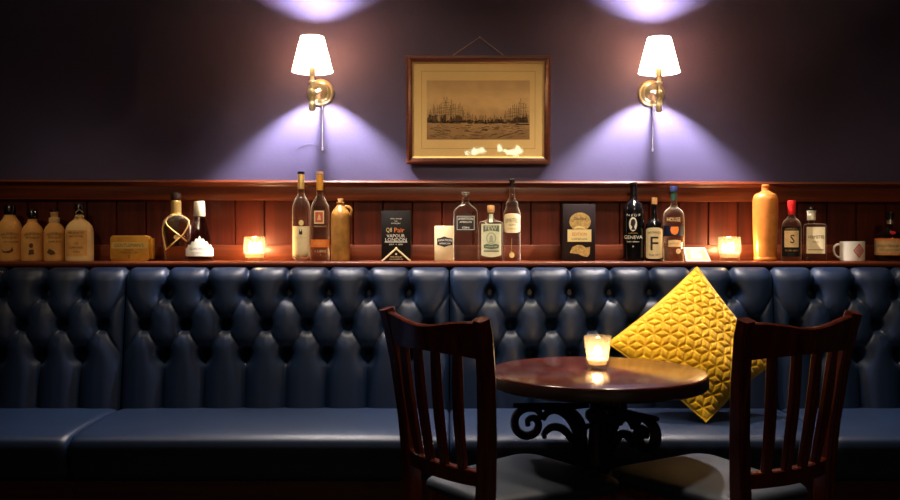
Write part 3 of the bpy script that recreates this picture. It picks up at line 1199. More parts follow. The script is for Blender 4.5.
# stoneware jug
v = Vessel('stoneware_jug', 'tan glazed stoneware flask with loop handle and cork', 'jug', 340.6,
           [(9.2, 260.7), (9.6, 259.5), (9.6, 217), (8.8, 212), (5.6, 207.6), (3.9, 205.6), (3.4, 204), (4.1, 203), (4.1, 201.8), (.1, 201.8)], Y=3.26, r=1.8)
v.solid('body', M['stone'])
m = MB()
m.tube([((px - 340.6) / S, .0, (BASE - py) / S) for px, py in ((343.8, 206.4), (346.4, 206.2), (349.8, 207.2), (351.6, 210.2), (350.8, 214.6), (347.6, 218.6), (345.6, 220.0))], .0045, 10, flat=1.5)
m.build('handle', M['stone'], v.root)
MB().lathe([(.0001, 0), (.0095, 0), (.0105, .009), (.0095, .013), (.0001, .0135)], 18, (0, 0, (BASE - 202) / S)).build('cork', M['cork'], v.root)

# black carton with ornamental lettering
v = Carton('black_carton', 'matt black spirit carton with orange lettering and cream rope gable', 'box', 382, 411, 210.6, M['boxblk'], .055, 3.255)
v.text('SMALL BATCH', 396.4, 218.6, 11, 1.1, M['whitep'], off=.0006)
v.text('THE', 396.4, 221, 3, .9, M['whitep'], off=.0006)
v.text('DISTILLERY', 396.4, 223.2, 9.4, 1.1, M['whitep'], off=.0006)
v.text('Q8', 389.6, 230.0, 5.8, 5.0, M['goldlt'], off=.0006)
v.text('Pair', 399.8, 229.8, 10, 4.6, M['orange'], off=.0006)
v.text('VAPOUR', 396.2, 235.6, 18, 3.2, M['whitep'], off=.0006)
v.text('LONDON', 396.4, 239.4, 21, 3.2, M['whitep'], off=.0006)
v.shape('rule', M['whitep'], [(385.4, 241.3), (407.6, 241.3), (407.6, 242), (385.4, 242)], off=.0006)
v.text('DRY  +  GIN', 396.4, 244.0, 13, 1.5, M['whitep'], off=.0006)
m = MB()
for s in (-1, 1):
    for i in range(11):
        u = i / 10
        px, py = 396.6 + s * 13.6 * u, 248.2 + 12.0 * u
        x, z = v.xz(px, py)
        m.sphere((x, -.0278, max(z, .0022)), .0036 if i else .0052, 1, .35, 1, 8, 6)
m.build('rope_ornament', M['cream'], v.root)
v.text('HAND DISTILLED', 396.6, 256.4, 12, 1.5, M['cream'], off=.0006)
v.text('IN LONDON', 396.6, 258.7, 13, 1.4, M['cream'], off=.0006)
v.shape('emblem', M['cream'], circle(396.6, 253.6, 1.0, 1.0, 10), off=.0006)

# cream carton
v = Carton('gift_box', 'cream gift box with a black winged badge, beside the large clear gin bottle', 'box', 434.6, 454.0, 226.2, M['cream'], .045, 3.312)
e = v.shape('badge', M['black'], [(437.2, 238.6), (441, 237.8), (444.4, 236.6), (447.8, 237.8), (452.6, 238.6), (452.6, 245), (448.2, 245.8), (444.4, 247.2), (440.6, 245.8), (437.2, 245)], off=.0005)
v.text('AVIATION', 444.8, 240.2, 14, 2.2, M['whitep'], e, .0009, arc=.5)
v.text('AMERICAN', 444.8, 243.6, 11, 1.7, M['whitep'], e, .0009)

# large clear bottle
v = Vessel('square_bottle', 'large clear rectangular gin bottle with black outlined badge, silver stopper', 'bottle', 465.6,
           [(11.4, 260.7), (12.0, 259.8), (12.0, 213), (11.4, 209.5), (7.5, 206.2), (4.0, 203.4, .9, 2), (3.1, 201, 1, 2), (3.1, 197, 1, 2), (.1, 197, 1, 2)], 4.5, .62, Y=3.255, r=1.8)
v.hollow('glass_body', M['clear'], floor=.018)
MB().lathe([(.0001, 0), (.0085, 0), (.009, .006), (.0150, .008), (.0158, .011), (.0158, .016), (.0140, .018), (.0001, .018)], 24, (0, 0, (BASE - 197) / S)).build('stopper', M['silver'], v.root)
e = v.shape('badge', M['black'], [(455.8, 215), (461, 214.8), (465.6, 212.8), (470.2, 214.8), (475.4, 215), (475.4, 230.6), (470.4, 231), (465.6, 232.6), (460.8, 231), (455.8, 230.6)], off=.0005)
m = MB()
xa, za = v.xz(457, 229.6)
xb, zb = v.xz(474.3, 216)
yy = v.front(0, .1) - .0010
m.rings([[(xa + q, yy, za + q), (xb - q, yy, za + q), (xb - q, yy, zb - q), (xa + q, yy, zb - q)] for q in (0, .0012)], False, False)
m.build('badge_border', M['whitep'], e, smooth=0)
v.text('AVIATION', 465.6, 218.4, 15, 2.6, M['whitep'], e, .0011, arc=.4)
v.text('AMERICAN', 465.6, 221.8, 12, 1.8, M['whitep'], e, .0011)
v.text('GIN', 465.6, 227.4, 7, 1.8, M['whitep'], e, .0011)

# small sage label bottle
v = Vessel('label_bottle', 'squat square bottle with cork and sage green picture label', 'bottle', 490.8,
           [(11.4, 260.7), (12.2, 259.8), (12.2, 223.6), (11.2, 221.6), (6.0, 220.4), (3.0, 218.6, .9, 2), (2.7, 216, 1, 2), (2.7, 212, 1, 2), (.1, 212, 1, 2)], 6, .62, Y=3.245, r=1.4)
v.hollow('glass_body', M['clear'], floor=.012)
v.patch('tax_strip', M['strip'], 489.2, 492.6, 213.6, 222.2, off=.0008)
MB().lathe([(.0001, 0), (.0120, 0), (.0125, .005), (.0095, .0055), (.0001, .0055)], 20, (0, 0, (BASE - 212.4) / S)).build('collar', M['cork'], v.root)
MB().lathe([(.0001, 0), (.0125, 0), (.0135, .003), (.0130, .018), (.011, .021), (.0001, .022)], 20, (0, 0, (BASE - 211.2) / S)).build('cork', M['cork'], v.root)
p = v.patch('label', M['sage'], 481.4, 501.2, 223.6, lambda u: 256.6 - 2.0 * abs(2 * u - 1) ** 2, off=.0005)
v.shape('panel', M['greenp'], [(483.4, 225.2), (499, 225.2), (499, 231.6), (495.5, 230.6), (491.2, 230.2), (487, 230.6), (483.4, 231.6)], p, .0009)
v.text('FEW', 491.2, 227.9, 11.5, 4.2, M['sage'], p, .0013)
v.shape('medallion', M['greenmid'], circle(491.2, 237.8, 5.0, 5.8), p, .0009)
v.shape('medallion', M['sage'], circle(491.2, 238.0, 3.8, 4.8), p, .0012)
v.shape('figure', M['greenmid'], [(489, 242), (489.6, 236.5), (491.2, 234.2), (492.8, 236.5), (493.4, 242)], p, .0015)
v.shape('scroll', M['greenp'], [(483.6, 244.5), (487, 243.4), (491.2, 244.4), (495.6, 243.4), (499, 244.5), (498.4, 247.6), (491.2, 248.6), (484.2, 247.6)], p, .0016)
v.text('AMERICAN GIN', 491.2, 246.1, 12, 1.3, M['sage'], p, .0020)
v.shape('rule', M['greenp'], [(483.8, 250), (498.8, 250), (498.8, 251.2), (483.8, 251.2)], p, .0009)

# tall slim bottle
v = Vessel('slim_bottle', 'tall slim clear bottle with round-shouldered cream label and black neck', 'bottle', 512.0,
           [(8.0, 260.7), (8.5, 259.6), (8.5, 216), (8.2, 211.5), (6.8, 208.8), (5.8, 206), (6.4, 203.4), (4.6, 201), (3.0, 198.6), (2.7, 195), (2.6, 181), (3.0, 180), (3.0, 178.8), (.1, 178.8)], Y=3.255, r=1.6)
v.hollow('glass_body', M['clear'], floor=.010)
v.band('neck_sleeve', M['blackwax'], 186, 178.9, .0006)
p = v.patch('label', M['cream'], 503.9, 520.1, lambda u: 215.6 - 2.4 * math.sqrt(max(0, 1 - (2 * u - 1) ** 2)), lambda u: 232.6 - 1.6 * abs(2 * u - 1) ** 4, off=.0006)
v.text('SPIRITED', 512, 220.2, 13, 4.0, M['greenp'], p, .0012, arc=.5)
v.text('GIN', 512, 224.6, 7, 1.8, M['black'], p, .0012)
v.text('LONDON', 512, 228.6, 10, 1.2, M['greenp'], p, .0012)
v.shape('pendant', M['goldlt'], circle(511.8, 254.6, 2.6, 2.9), off=.0006)
m = MB()
m.tube(onv(v, [(511.8, 238), (511.4, 243), (511.8, 252)], 4, .0006), .0006, 6)
m.build('pendant_cord', M['gold'], v.root)

# dark carton with gilt motif
v = Carton('dark_carton', 'dark plum-black carton with gilt disc and plaque', 'box', 561.6, 594.0, 204.2, M['boxplum'], .06, 3.275)
v.shape('disc', M['gold'], circle(578.8, 221.8, 10.6, 9.2, 32), off=.0005)
v.text('Distillers', 578.8, 218.6, 12, 3.0, M['boxplum'], off=.0009)
v.shape('ribbon', M['goldlt'], [(573, 228.8), (573.4, 227), (578.2, 225.8), (583, 227), (583.4, 228.8), (578.2, 227.9)], off=.0011)
p = v.shape('plaque', M['goldlt'], [(566.4, 229.4), (590, 229.4), (590, 241.6), (566.4, 241.6)], off=.0007)
v.text('EDITION', 578.2, 234, 14, 3.0, M['redlabel'], p, .0011)
v.text('LONDON', 578.2, 238.8, 15, 1.8, M['boxplum'], p, .0011)
v.shape('motif', M['gold'], [(568.6, 252.6), (571, 247), (576, 244.6), (581, 245), (584.6, 247.4), (588.8, 246.6), (588.4, 254), (586, 256.6), (581, 255.6), (577, 253.6)], off=.0007)

# black bottle
v = Vessel('black_bottle', 'black glass bottle with white cameo oval and GENEVA lettering', 'bottle', 633.6,
           [(10.2, 260.7), (10.7, 259.6), (10.8, 214), (10.2, 208), (7.6, 203.4), (4.2, 200), (3.5, 197), (3.5, 184.5), (3.9, 184), (3.9, 182.2), (.1, 182.2)], Y=3.25, r=2)
b = v.solid('glass_body', M['black_glass'])
v.band('neck_sleeve', M['blackwax'], 199, 187, .0005)
v.text('N E U S', 633.4, 215.4, 13, 2.0, M['whitep'], b, .0008, arc=-.9)
e = v.shape('cameo', M['whitep'], circle(633.0, 224.0, 3.9, 7.0), b, .0006)
v.shape('portrait', M['black'], [(631.2, 229.6), (632.2, 226.6), (630.6, 224.4), (631, 220.2), (633, 218.6), (635, 219.6), (635.6, 222.2), (634.6, 225.2), (634.2, 227), (635.4, 229.4)], e, .0010)
v.text('LONDON', 633.2, 233.0, 9, 1.4, M['gold'], b, .0008)
v.text('GENEVA', 633.2, 237.0, 18, 3.4, M['whitep'], b, .0008, arc=-.4)
v.text('DRY SPIRIT', 633.2, 241.4, 12, 1.3, M['whitep'], b, .0008)
v.shape('star', M['whitep'], circle(633.2, 246, .8, .8, 6), b, .0008)

# F bottle
v = Vessel('letter_bottle', 'dark bottle with tall cream label bearing a large F', 'bottle', 654.2,
           [(8.4, 260.7), (8.9, 259.6), (8.9, 226.4), (8.2, 223), (5.6, 220.4), (3.2, 218.4), (2.8, 214), (2.5, 204.2), (.1, 204.2)], Y=3.235, r=1.6)
b = v.solid('glass_body', M['black_glass'])
MB().lathe([(.0001, 0), (.0102, 0), (.0102, .016), (.0098, .0235), (.0001, .024)], 20, (0, 0, (BASE - 204.2) / S)).build('cork', M['cork'], v.root)
p = v.patch('label', M['cream'], 646.2, 662.2, lambda u: 229.6 - 2.4 * math.sqrt(max(0, 1 - abs(2 * u - 1) ** 3)), lambda u: 256.4 + 1.8 * math.sqrt(max(0, 1 - abs(2 * u - 1) ** 3)), off=.0006)
v.text('F', 654.4, 243, 7.6, 13.5, M['black'], p, .0012)
v.text("FERDINAND'S", 654.4, 231.8, 12.6, 2.2, M['black'], p, .0012, arc=.8)
v.text('SAAR DRY', 654.4, 254.6, 10.6, 2.0, M['black'], p, .0012, arc=-.8)

# blue capped bottle
v = Vessel('blue_capped_bottle', 'clear bottle with blue cap, navy band and orange seal', 'bottle', 673.6,
           [(10.0, 260.7), (10.4, 259.6), (10.4, 218), (9.8, 213), (7.0, 209.4), (3.8, 207.4), (2.8, 204), (2.8, 188), (.1, 188)], Y=3.29, r=1.8)
v.hollow('glass_body', M['clear'], floor=.012)
v.band('neck_sleeve', M['greenneck'], 200.4, 190, .0008)
MB().lathe([(.0001, 0), (.0128, 0), (.0130, .016), (.0110, .020), (.0001, .0205)], 20, (0, 0, (BASE - 191) / S)).build('cap', M['bluecap'], v.root)
p = v.patch('band', M['blue'], 663.8, 683.4, 225.8, lambda u: 235.6 + .6 * math.cos((2 * u - 1) * 1.5))
v.shape('seal', M['orange'], [(671, 226.8), (678, 226.8), (678.6, 230), (677.4, 233.4), (674.6, 235), (671.6, 233.4), (670.4, 230)], p, .0010)
v.text('HOUSE', 673.6, 219.6, 13, 4.0, M['tan'], off=.0006)
p = v.patch('label', M['tan'], 668.6, 680.6, lambda u: 240.6 - .8 * math.sin(u * math.pi), 246.6)
v.text('SINGLE CASK', 674.4, 243.4, 9.5, 1.6, M['print_dk'], p, .0011)
v.shape('stamp', M['cream'], circle(678.2, 251.0, 2.3, 2.5), off=.0008)
v.shape('stamp', M['tan'], circle(678.2, 251.0, 1.5, 1.7), off=.0011)

# leaning card
t = thing('menu_card', 'small pale card with green print leaning askew beside the candle', 'card', P(697.5, BASE, 3.225).xyz)
t.location.z = SHELF_Z
A = [(P(px, py, yy).x - t.location.x, yy - 3.225, (BASE - py) / F * 3.225) for px, py, yy in ((686.0, 260.6, 3.222), (711.2, 260.6, 3.205), (704.8, 247.0, 3.235), (683.6, 247.0, 3.252))]
m = MB()
nrm = Vector((0, .0007, .0002))
m.rings([[Vector(q) for q in A], [Vector(q) + nrm for q in A]])
cd = m.build('card', M['white'], t, smooth=0)


def oncard(u, w, lift=.0004):
    a, b, c, d = [Vector(q) for q in A]
    return (a * (1 - u) + b * u) * (1 - w) + (d * (1 - u) + c * u) * w + Vector((0, -lift, 0))


m = MB()
m.poly([oncard(.06, .1), oncard(.94, .1), oncard(.94, .92), oncard(.06, .92)])
pg = m.build('printed_panel', M['cardgreen'], cd, smooth=0, recalc=False)
m = MB()
m.poly([oncard(.22, .2, .0007), oncard(.72, .2, .0007), oncard(.72, .82, .0007), oncard(.30, .82, .0007)])
m.build('printed_panel', M['white'], cd, smooth=0, recalc=False)
m = MB()
for w_ in (.38, .52, .66):
    m.poly([oncard(.32, w_, .001), oncard(.64, w_, .001), oncard(.64, w_ + .06, .001), oncard(.32, w_ + .06, .001)])
m.build('printed_lines', M['greenmid'], cd, smooth=0, recalc=False)

# terracotta bottle
v = Vessel('stoneware_bottle', 'tall orange-brown glazed stoneware bottle with narrow neck', 'bottle', 765.2,
           [(10.4, 260.7), (11.2, 259.4), (11.2, 257.8), (10.8, 256.8), (12.0, 232), (12.5, 204), (12.2, 198), (10.4, 194), (5.4, 191.6), (3.7, 190.6), (3.5, 187.4), (4.0, 186.6), (4.0, 184.6), (2.6, 184.2), (2.5, 187), (.1, 187)], Y=3.25, r=1.4)
v.solid('body', M['terra'])

# red wax bottle
v = Vessel('red_wax_bottle', 'clear bottle with red wax top and gold square label', 'bottle', 791.4,
           [(8.8, 260.7), (9.4, 259.6), (9.4, 228), (9.0, 223.6), (6.8, 219.8), (4.2, 217.8), (2.8, 215), (2.8, 212), (.1, 212)], Y=3.25, r=1.6)
v.hollow('glass_body', M['clear'])
MB().lathe([(.0001, 0), (.0118, 0), (.0128, .006), (.0140, .020), (.0150, .036), (.0150, .048), (.0138, .051), (.0001, .052)], 22, (0, 0, (BASE - 214.6) / S)).build('wax_top', M['redwax'], v.root)
p = v.patch('dark_label', M['boxblk'], 782.8, 800.0, 226.4, 256.2)
q = v.patch('gold_label', M['tan'], 784.8, 798.2, 230.4, 246.8, p, .0010)
v.text('S', 792.4, 238.6, 4.2, 8.4, M['black'], q, .0015)
v.text('SLOE GIN', 791.4, 250, 12, 1.6, M['gold'], p, .0011)
v.text('DISTILLED', 791.4, 228.6, 12, 1.3, M['gold'], p, .0011)

# rectangular white label bottle
v = Vessel('apothecary_bottle', 'rectangular clear bottle with pale gold cap and plain cream label', 'bottle', 815.0,
           [(10.2, 260.7), (10.9, 259.8), (10.9, 226.2), (10.2, 224.4), (8.0, 223.6), (.1, 223.4)], 6, .6, Y=3.262, r=1.2)
v.hollow('glass_body', M['clear'], floor=.012)
m = MB().lathe([(.0001, 0), (.0145, 0), (.0152, .002), (.0148, .004), (.0148, .030), (.0160, .031), (.0160, .034), (.0001, .035)], 22, (-3.6 / S, 0, (BASE - 220) / S))
m.build('cap', M['creamcap'], v.root)
MB().lathe([(.0001, 0), (.0120, 0), (.0125, .008), (.010, .012), (.0001, .0125)], 18, (-3.6 / S, 0, (BASE - 210.4) / S)).build('stopper', M['blackwax'], v.root)
MB().lathe([(.0105, 0), (.0105, .020)], 18, (-3.6 / S, 0, (BASE - 224.4) / S)).build('neck', M['clear'], v.root)
p = v.patch('label', M['cream'], 807.2, 824.4, 226.8, 253.2, off=.0005)
v.text('HERMETTE', 815.9, 236.8, 14.6, 3.0, M['print_dk'], p, .0010)
v.text('DRY GIN', 815.9, 241.6, 6, 1.2, M['print_dk'], p, .0010)
v.shape('rule', M['print_dk'], [(808.4, 249.2), (823.4, 249.2), (823.4, 249.8), (808.4, 249.8)], p, .0009)

# mug
cx = 852.3
v = Vessel('mug', 'white china mug with red diamond emblem and handle at left', 'mug', cx, [(11.3, 260.7), (11.8, 260.2), (11.8, 241.2), (11.2, 241.0), (10.9, 241.4), (10.8, 257), (.1, 257)], Y=3.25, r=.5)
b = v.solid('body', M['mug'])
m = MB()
m.tube([((px - cx) / S, 0, (BASE - py) / S) for px, py in ((841.2, 244.4), (838.4, 244.2), (835.8, 246.4), (835.2, 250.2), (836.2, 254.2), (838.8, 257.0), (841.6, 257.8))], .0040, 10, flat=1.3)
m.build('handle', M['mug'], v.root)
e = v.shape('emblem', M['mugred'], [(853.2, 250.2), (858.6, 243.0), (863.0, 250.2), (858.6, 257.4)], b, .0006)
v.shape('emblem_border', M['whitep'], [(854.8, 250.2), (858.6, 245.2), (861.8, 250.2), (858.6, 255.2)], e, .0009)
v.shape('emblem_field', M['mugred'], [(855.4, 250.2), (858.6, 246.0), (861.4, 250.2), (858.6, 254.4)], e, .0012)
v.text('D', 858.8, 250.2, 2.6, 4.2, M['whitep'], e, .0016)

# bottle at the right edge
v = Vessel('rum_bottle', 'squat dark-topped bottle with tan label at the right end of the shelf', 'bottle', 889.6,
           [(13.0, 260.7), (14.0, 259), (14.2, 250), (14.2, 238), (12.4, 234), (7.8, 231.6), (4.2, 229.4), (3.0, 226), (3.0, 219), (.1, 219)], Y=3.25, r=2)
v.hollow('glass_body', M['smoky'])
v.fill('rum', M['rum'], 240)
p = v.patch('label', M['tan'], 875.8, 903.4, 240.0, 254.6)
v.patch('red_stripe', M['orange'], 875.8, 903.4, 238.2, 240.2, p, .0007)
v.patch('red_stripe', M['orange'], 875.8, 903.4, 252.8, 254.0, p, .0009)
v.text('MATUSALEM', 889.6, 245.4, 20, 2.2, M['print_dk'], p, .0012)
v.text('RON DE SOLERA', 889.6, 249.4, 18, 1.5, M['print_dk'], p, .0012)
v.shape('seal', M['redwax'], circle(892.6, 232.4, 2.6, 1.7), off=.0012)
m = MB().lathe([(.0001, 0), (.0115, 0), (.012, .012), (.0155, .014), (.0155, .030), (.012, .034), (.0001, .035)], 22, (-3.2 / S, 0, (BASE - 221.4) / S))
m.bm.verts.ensure_lookup_table()
for q in m.bm.verts:
    q.co.x += 3.2 / S
m.build('stopper', M['blackwax'], v.root)
v.band('neck_ring', M['silver'], 223.6, 219.4, .0012)


# ------------------------------------------------------------------ candles
def make_candle(prof_out, loc, label, wall=.0022, base=.012, wax_h=.018, n=2.0, flame_h=.034):
    t = thing('candle_glass', label, 'candle', loc, 0, 'candles in glass tumblers')

    def ring(r, z, e=n):
        pts = []
        for i in range(40):
            a = 2 * math.pi * i / 40
            c, s = math.cos(a), math.sin(a)
            pts.append((math.copysign(abs(c) ** (2 / e), c) * r, math.copysign(abs(s) ** (2 / e), s) * r, z))
        return pts
    rs = [ring(r, z) for r, z in prof_out]

    def rad(z):
        for (r0, z0), (r1, z1) in zip(prof_out, prof_out[1:]):
            if z0 <= z <= z1:
                return r0 + (r1 - r0) * (z - z0) / (z1 - z0)
        return prof_out[-1][0]
    H = prof_out[-1][1]
    ins = [(rad(z) - wall, z) for z in np.linspace(base + .003, H - .001, 6)]
    ins.insert(0, (ins[0][0] - .003, base))
    rs += [ring(r, z) for r, z in reversed(ins)]
    MB().rings(rs).build('glass', M['bloom_glass'], t, smooth=50)
    wz = base + .0006
    rw = rad(base + wax_h * .5) - wall - .0020
    m = MB().rings([ring(rw * .92, wz), ring(rw, wz + .004), ring(rw, wz + wax_h - .002), ring(rw - .003, wz + wax_h), ring(.004, wz + wax_h - .001)])
    w = m.build('wax', M['wax'], t, smooth=50)
    z = wz + wax_h
    MB().tube([(0, 0, z - .003), (0, 0, z + .004), (.0004, 0, z + .008)], .0008, 6).build('wick', M['black'], t)
    f = flame_h
    fl = MB().lathe([(.0015, .005), (.0066, .0075), (.0100, .012), (.0102, .017), (.0080, .024), (.0042, .031), (.0004, f)], 14, (0, 0, z)).build('flame', M['flame'], t)
    return t


ps = [(.0300, 0), (.0325, .002), (.0345, .010), (.0370, .030), (.0380, .050), (.0372, .070), (.0355, .086)]
c1 = make_candle(ps, ((254.6 - 450) / F * 3.25, 3.25, SHELF_Z), 'lit candle tumbler on the shelf below the left wall lamp', n=3.2)
dup(c1, ((729.4 - 450) / F * 3.25, 3.25, SHELF_Z), 0, 'lit candle tumbler on the shelf between the card and the stoneware bottle')

# ------------------------------------------------------------------ round pub table
TZ = 0.70
TX, TY, TR = 0.389, 2.42, 0.288
tb = thing('pub_table', 'small round dark red wooden pub table on black scrolled iron base', 'table', (TX, TY, 0))
m = MB()
m.lathe([(.0001, TZ - .034), (TR - .003, TZ - .034), (TR - .001, TZ - .004), (TR - .003, TZ - .001), (TR - .006, TZ), (.0001, TZ)], 128)
m.build('table_top', M['table'], tb, smooth=40)
m = MB()
m.lathe([(TR - .020, TZ - .037), (TR - .004, TZ - .036), (TR, TZ - .032), (TR, TZ - .008), (TR - .002, TZ - .005), (TR - .004, TZ - .008), (TR - .004, TZ - .030), (TR - .020, TZ - .033)], 128)
m.build('edge_band', M['edge'], tb, smooth=40)
m = MB()
m.lathe([(.0001, TZ - .055), (.115, TZ - .055), (.118, TZ - .050), (.118, TZ - .0365), (.0001, TZ - .0365)], 48)
m.build('mounting_plate', M['iron'], tb)
m = MB()
m.lathe([(.060, .06), (.046, .075), (.030, .10), (.024, .13), (.024, .20), (.032, .215), (.032, .235), (.024, .25), (.022, .42), (.028, .44), (.034, .455), (.028, .47), (.024, .50), (.020, .54), (.018, .56), (.030, .575), (.030, .59), (.017, .60), (.017, .655), (.026, .668)], 32)
m.build('column', M['iron'], tb)


def spiral(cx, cz, r0, r1, a0, a1, n=26):
    return [(cx + (r0 + (r1 - r0) * i / n) * math.cos(a0 + (a1 - a0) * i / n), cz + (r0 + (r1 - r0) * i / n) * math.sin(a0 + (a1 - a0) * i / n)) for i in range(n + 1)]


def scroll_bracket(ang):
    """C and S scrolls between column and the underside of the top, in a vertical plane."""
    m = MB()
    c, s = math.cos(ang), math.sin(ang)

    def run(p2, w, n0=None):
        pts = [(c * u, s * u, z) for u, z in p2]
        k = len(pts)
        rr = [w * (.75 + .5 * math.sin(math.pi * i / (k - 1))) for i in range(k)]
        m.tube(pts, w, 8, rr, flat=1.5, up=(-s, c, 0))
    def cv(pts, n=5):
        """Smooth run through measured (px, row) points, turned into (radius, height)."""
        q = [((600 - px) / F * 2.42, EYE - (row - 235.3) / F * 2.42) for px, row in pts]
        out = []
        for k in range(len(q) - 1):
            p0, p1, p2, p3 = q[max(k - 1, 0)], q[k], q[k + 1], q[min(k + 2, len(q) - 1)]
            for t in [v / n for v in range(n)]:
                out.append(tuple(.5 * (2 * p1[e] + (p2[e] - p0[e]) * t + (2 * p0[e] - 5 * p1[e] + 4 * p2[e] - p3[e]) * t * t + (3 * p1[e] - p0[e] - 3 * p2[e] + p3[e]) * t ** 3) for e in (0, 1)))
        return out + [q[-1]]
    run(cv([(551, 409), (546, 418), (540, 410), (529, 408.5), (520, 414), (517.5, 423), (521, 432), (530, 436), (539, 432), (541.5, 424), (537, 418), (531, 420), (531, 426)]), .0092)
    run(cv([(546, 420), (551, 412.5), (561, 411), (571, 417), (578, 428), (583, 442), (586, 462), (590, 490)]), .0095)
    run(cv([(547.5, 438.5), (548, 433), (555, 427.5), (565, 429), (573, 437), (579, 448), (584, 464)]), .0088)
    run(cv([(516, 405.5), (545, 406.5), (570, 407), (592, 406)]), .0080)
    run(cv([(566, 408), (577, 413), (585, 424), (587, 440), (588, 470), (593, 500)]), .0085)
    run(cv([(598, 428), (591, 427), (587, 432)]), .006)
    return m


for k, a in enumerate((math.radians(183), math.radians(-58), math.radians(62))):
    scroll_bracket(a).build('scroll_bracket', M['iron'], tb)
for k in range(4):
    a = math.radians(45 + 90 * k)
    m = MB()
    c, s = math.cos(a), math.sin(a)
    m.tube([(c * u, s * u, z) for u, z in ((.018, .14), (.05, .135), (.09, .105), (.14, .065), (.19, .040), (.225, .022))], .016, 10, [.016, .018, .018, .016, .015, .018], flat=.8, up=(-s, c, 0))
    m.sphere((c * .225, s * .225, .0155), .021, 1, 1, .7)
    m.build('foot', M['iron'], tb)

q = P(597.5, 366.5, 2.455)
pt = [(.0258, 0), (.0270, .002), (.0277, .010), (.0310, .040), (.0355, .074), (.0376, .088)]
make_candle(pt, (q.x, 2.455, TZ + .0004), 'lit candle in tapered glass on the round table', base=.011, wax_h=.016)


# ------------------------------------------------------------------ pub chairs
def make_chair(label, loc, rz):
    t = thing('pub_chair', label, 'chair', loc, rz, 'slat back pub chairs')
    # local frame: sitter faces +y, back at -y, origin on the floor under the seat
    def stile(s):
        return [(s * .140, -.262, 0), (s * .140, -.238, .20), (s * .141, -.218, .40), (s * .146, -.215, .50), (s * .158, -.222, .62), (s * .172, -.236, .75), (s * .183, -.252, .845), (s * .186, -.262, .880)]
    for s in (-1, 1):
        m = MB()
        pts = stile(s)
        ws = [(.014, .015), (.016, .017), (.0175, .021), (.0175, .020), (.0175, .018), (.0175, .0165), (.0175, .0155), (.0170, .0145)]
        m.bar(pts, .017, .016, (0, 1, 0), ws)
        m.build('back_post', M['chair'], t, smooth=35)
    # crest rail: bowed, its top edge dips between the posts
    m = MB()
    rings = []
    N = 20
    for i in range(N + 1):
        u = -1 + 2 * i / N
        x = u * .172
        bow = -.030 * (1 - u * u)
        top = .8735 - .0165 * (1 + math.cos(math.pi * min(1, abs(u) / .92))) / 2 * 1.0
        bot = .792 + .006 * (1 - u * u)
        def yb(z):
            return -.236 - (z - .75) * .18
        th = .0105
        rings.append([(x, yb(bot) + bow - th, bot), (x, yb(bot) + bow + th, bot), (x, yb(top) + bow + th * .8, top - .004), (x, yb(top) + bow + th * .3, top), (x, yb(top) + bow - th * .6, top), (x, yb(top) + bow - th, top - .004)])
    m.rings(rings)
    m.build('crest_rail', M['chair'], t, smooth=35)
    m = MB()
    rings = []
    for i in range(N + 1):
        u = -1 + 2 * i / N
        x = u * .140
        bow = -.026 * (1 - u * u)
        rings.append([(x, -.216 + bow - .011, .504), (x, -.216 + bow + .011, .504), (x, -.216 + bow + .011, .536), (x, -.216 + bow + .008, .539), (x, -.216 + bow - .008, .539), (x, -.216 + bow - .011, .536)])
    m.rings(rings)
    m.build('lower_rail', M['chair'], t, smooth=35)
    for u in (-.60, -.20, .20, .60):
        m = MB()
        pts = []
        for k in range(7):
            f = k / 6
            z = .530 + (.800 - .530) * f
            bow = (-.026 + (-.004) * f) * (1 - u * u)
            y = -.216 + bow - .029 * f ** 1.2 - .006 * math.sin(math.pi * f)
            pts.append((u * (.140 + .036 * f), y, z))
        m.bar(pts, .0135, .0065, (0, 1, 0), [(.0125 + .0025 * math.sin(math.pi * k / 6), .0065) for k in range(7)])
        m.build('slat', M['chair'], t, smooth=35)
    # seat frame and pad
    def outline(k, z, dz=0):
        pts = []
        for cx, cy, r, a0 in ((.135, .165, .055, 0), (-.135, .165, .055, 90), (-.115, -.175, .03, 180), (.115, -.175, .03, 270)):
            for i in range(7):
                a = math.radians(a0 + 90 * i / 6)
                pts.append(((cx + r * math.cos(a)) * k * .97, (cy + r * math.sin(a)) * k * .92, z))
        return pts
    MB().rings([outline(.955, .395), outline(.965, .398), outline(.965, .432), outline(.955, .435)]).build('seat_frame', M['chair'], t, smooth=35)
    MB().rings([outline(.975, .434), outline(1.0, .440), outline(1.0, .448), outline(.985, .457), outline(.95, .463), outline(.85, .468), outline(.55, .472), outline(.15, .474)]).build('seat_pad', M['seatpad'], t, smooth=60)
    for s in (-1, 1):
        m = MB()
        m.bar([(s * .148, .158, 0), (s * .148, .160, .2), (s * .148, .160, .41)], .016, .016, (0, 1, 0), [(.013, .013), (.016, .016), (.019, .019)])
        m.build('front_leg', M['chair'], t, smooth=35)
        m = MB()
        m.tube([(s * .140, -.236, .21), (s * .148, .158, .19)], .010, 10)
        m.build('stretcher', M['chair'], t)
    m = MB()
    m.tube([(-.148, -.02, .20), (.148, -.02, .20)], .010, 10)
    m.build('stretcher', M['chair'], t)
    return t


def chair_pose(near, far, near_right):
    """Origin and turn from where the tops of the two back posts stand."""
    n, f = Vector(near), Vector(far)
    r = (n - f) if near_right else (f - n)
    ang = math.atan2(r.y, r.x)
    mid = (n + f) / 2
    fwd = Vector((-math.sin(ang), math.cos(ang)))
    o = mid + fwd * .262
    return (o.x, o.y, 0), ang


def top_at(px, Y):
    return ((px - 450) / F * Y, Y)


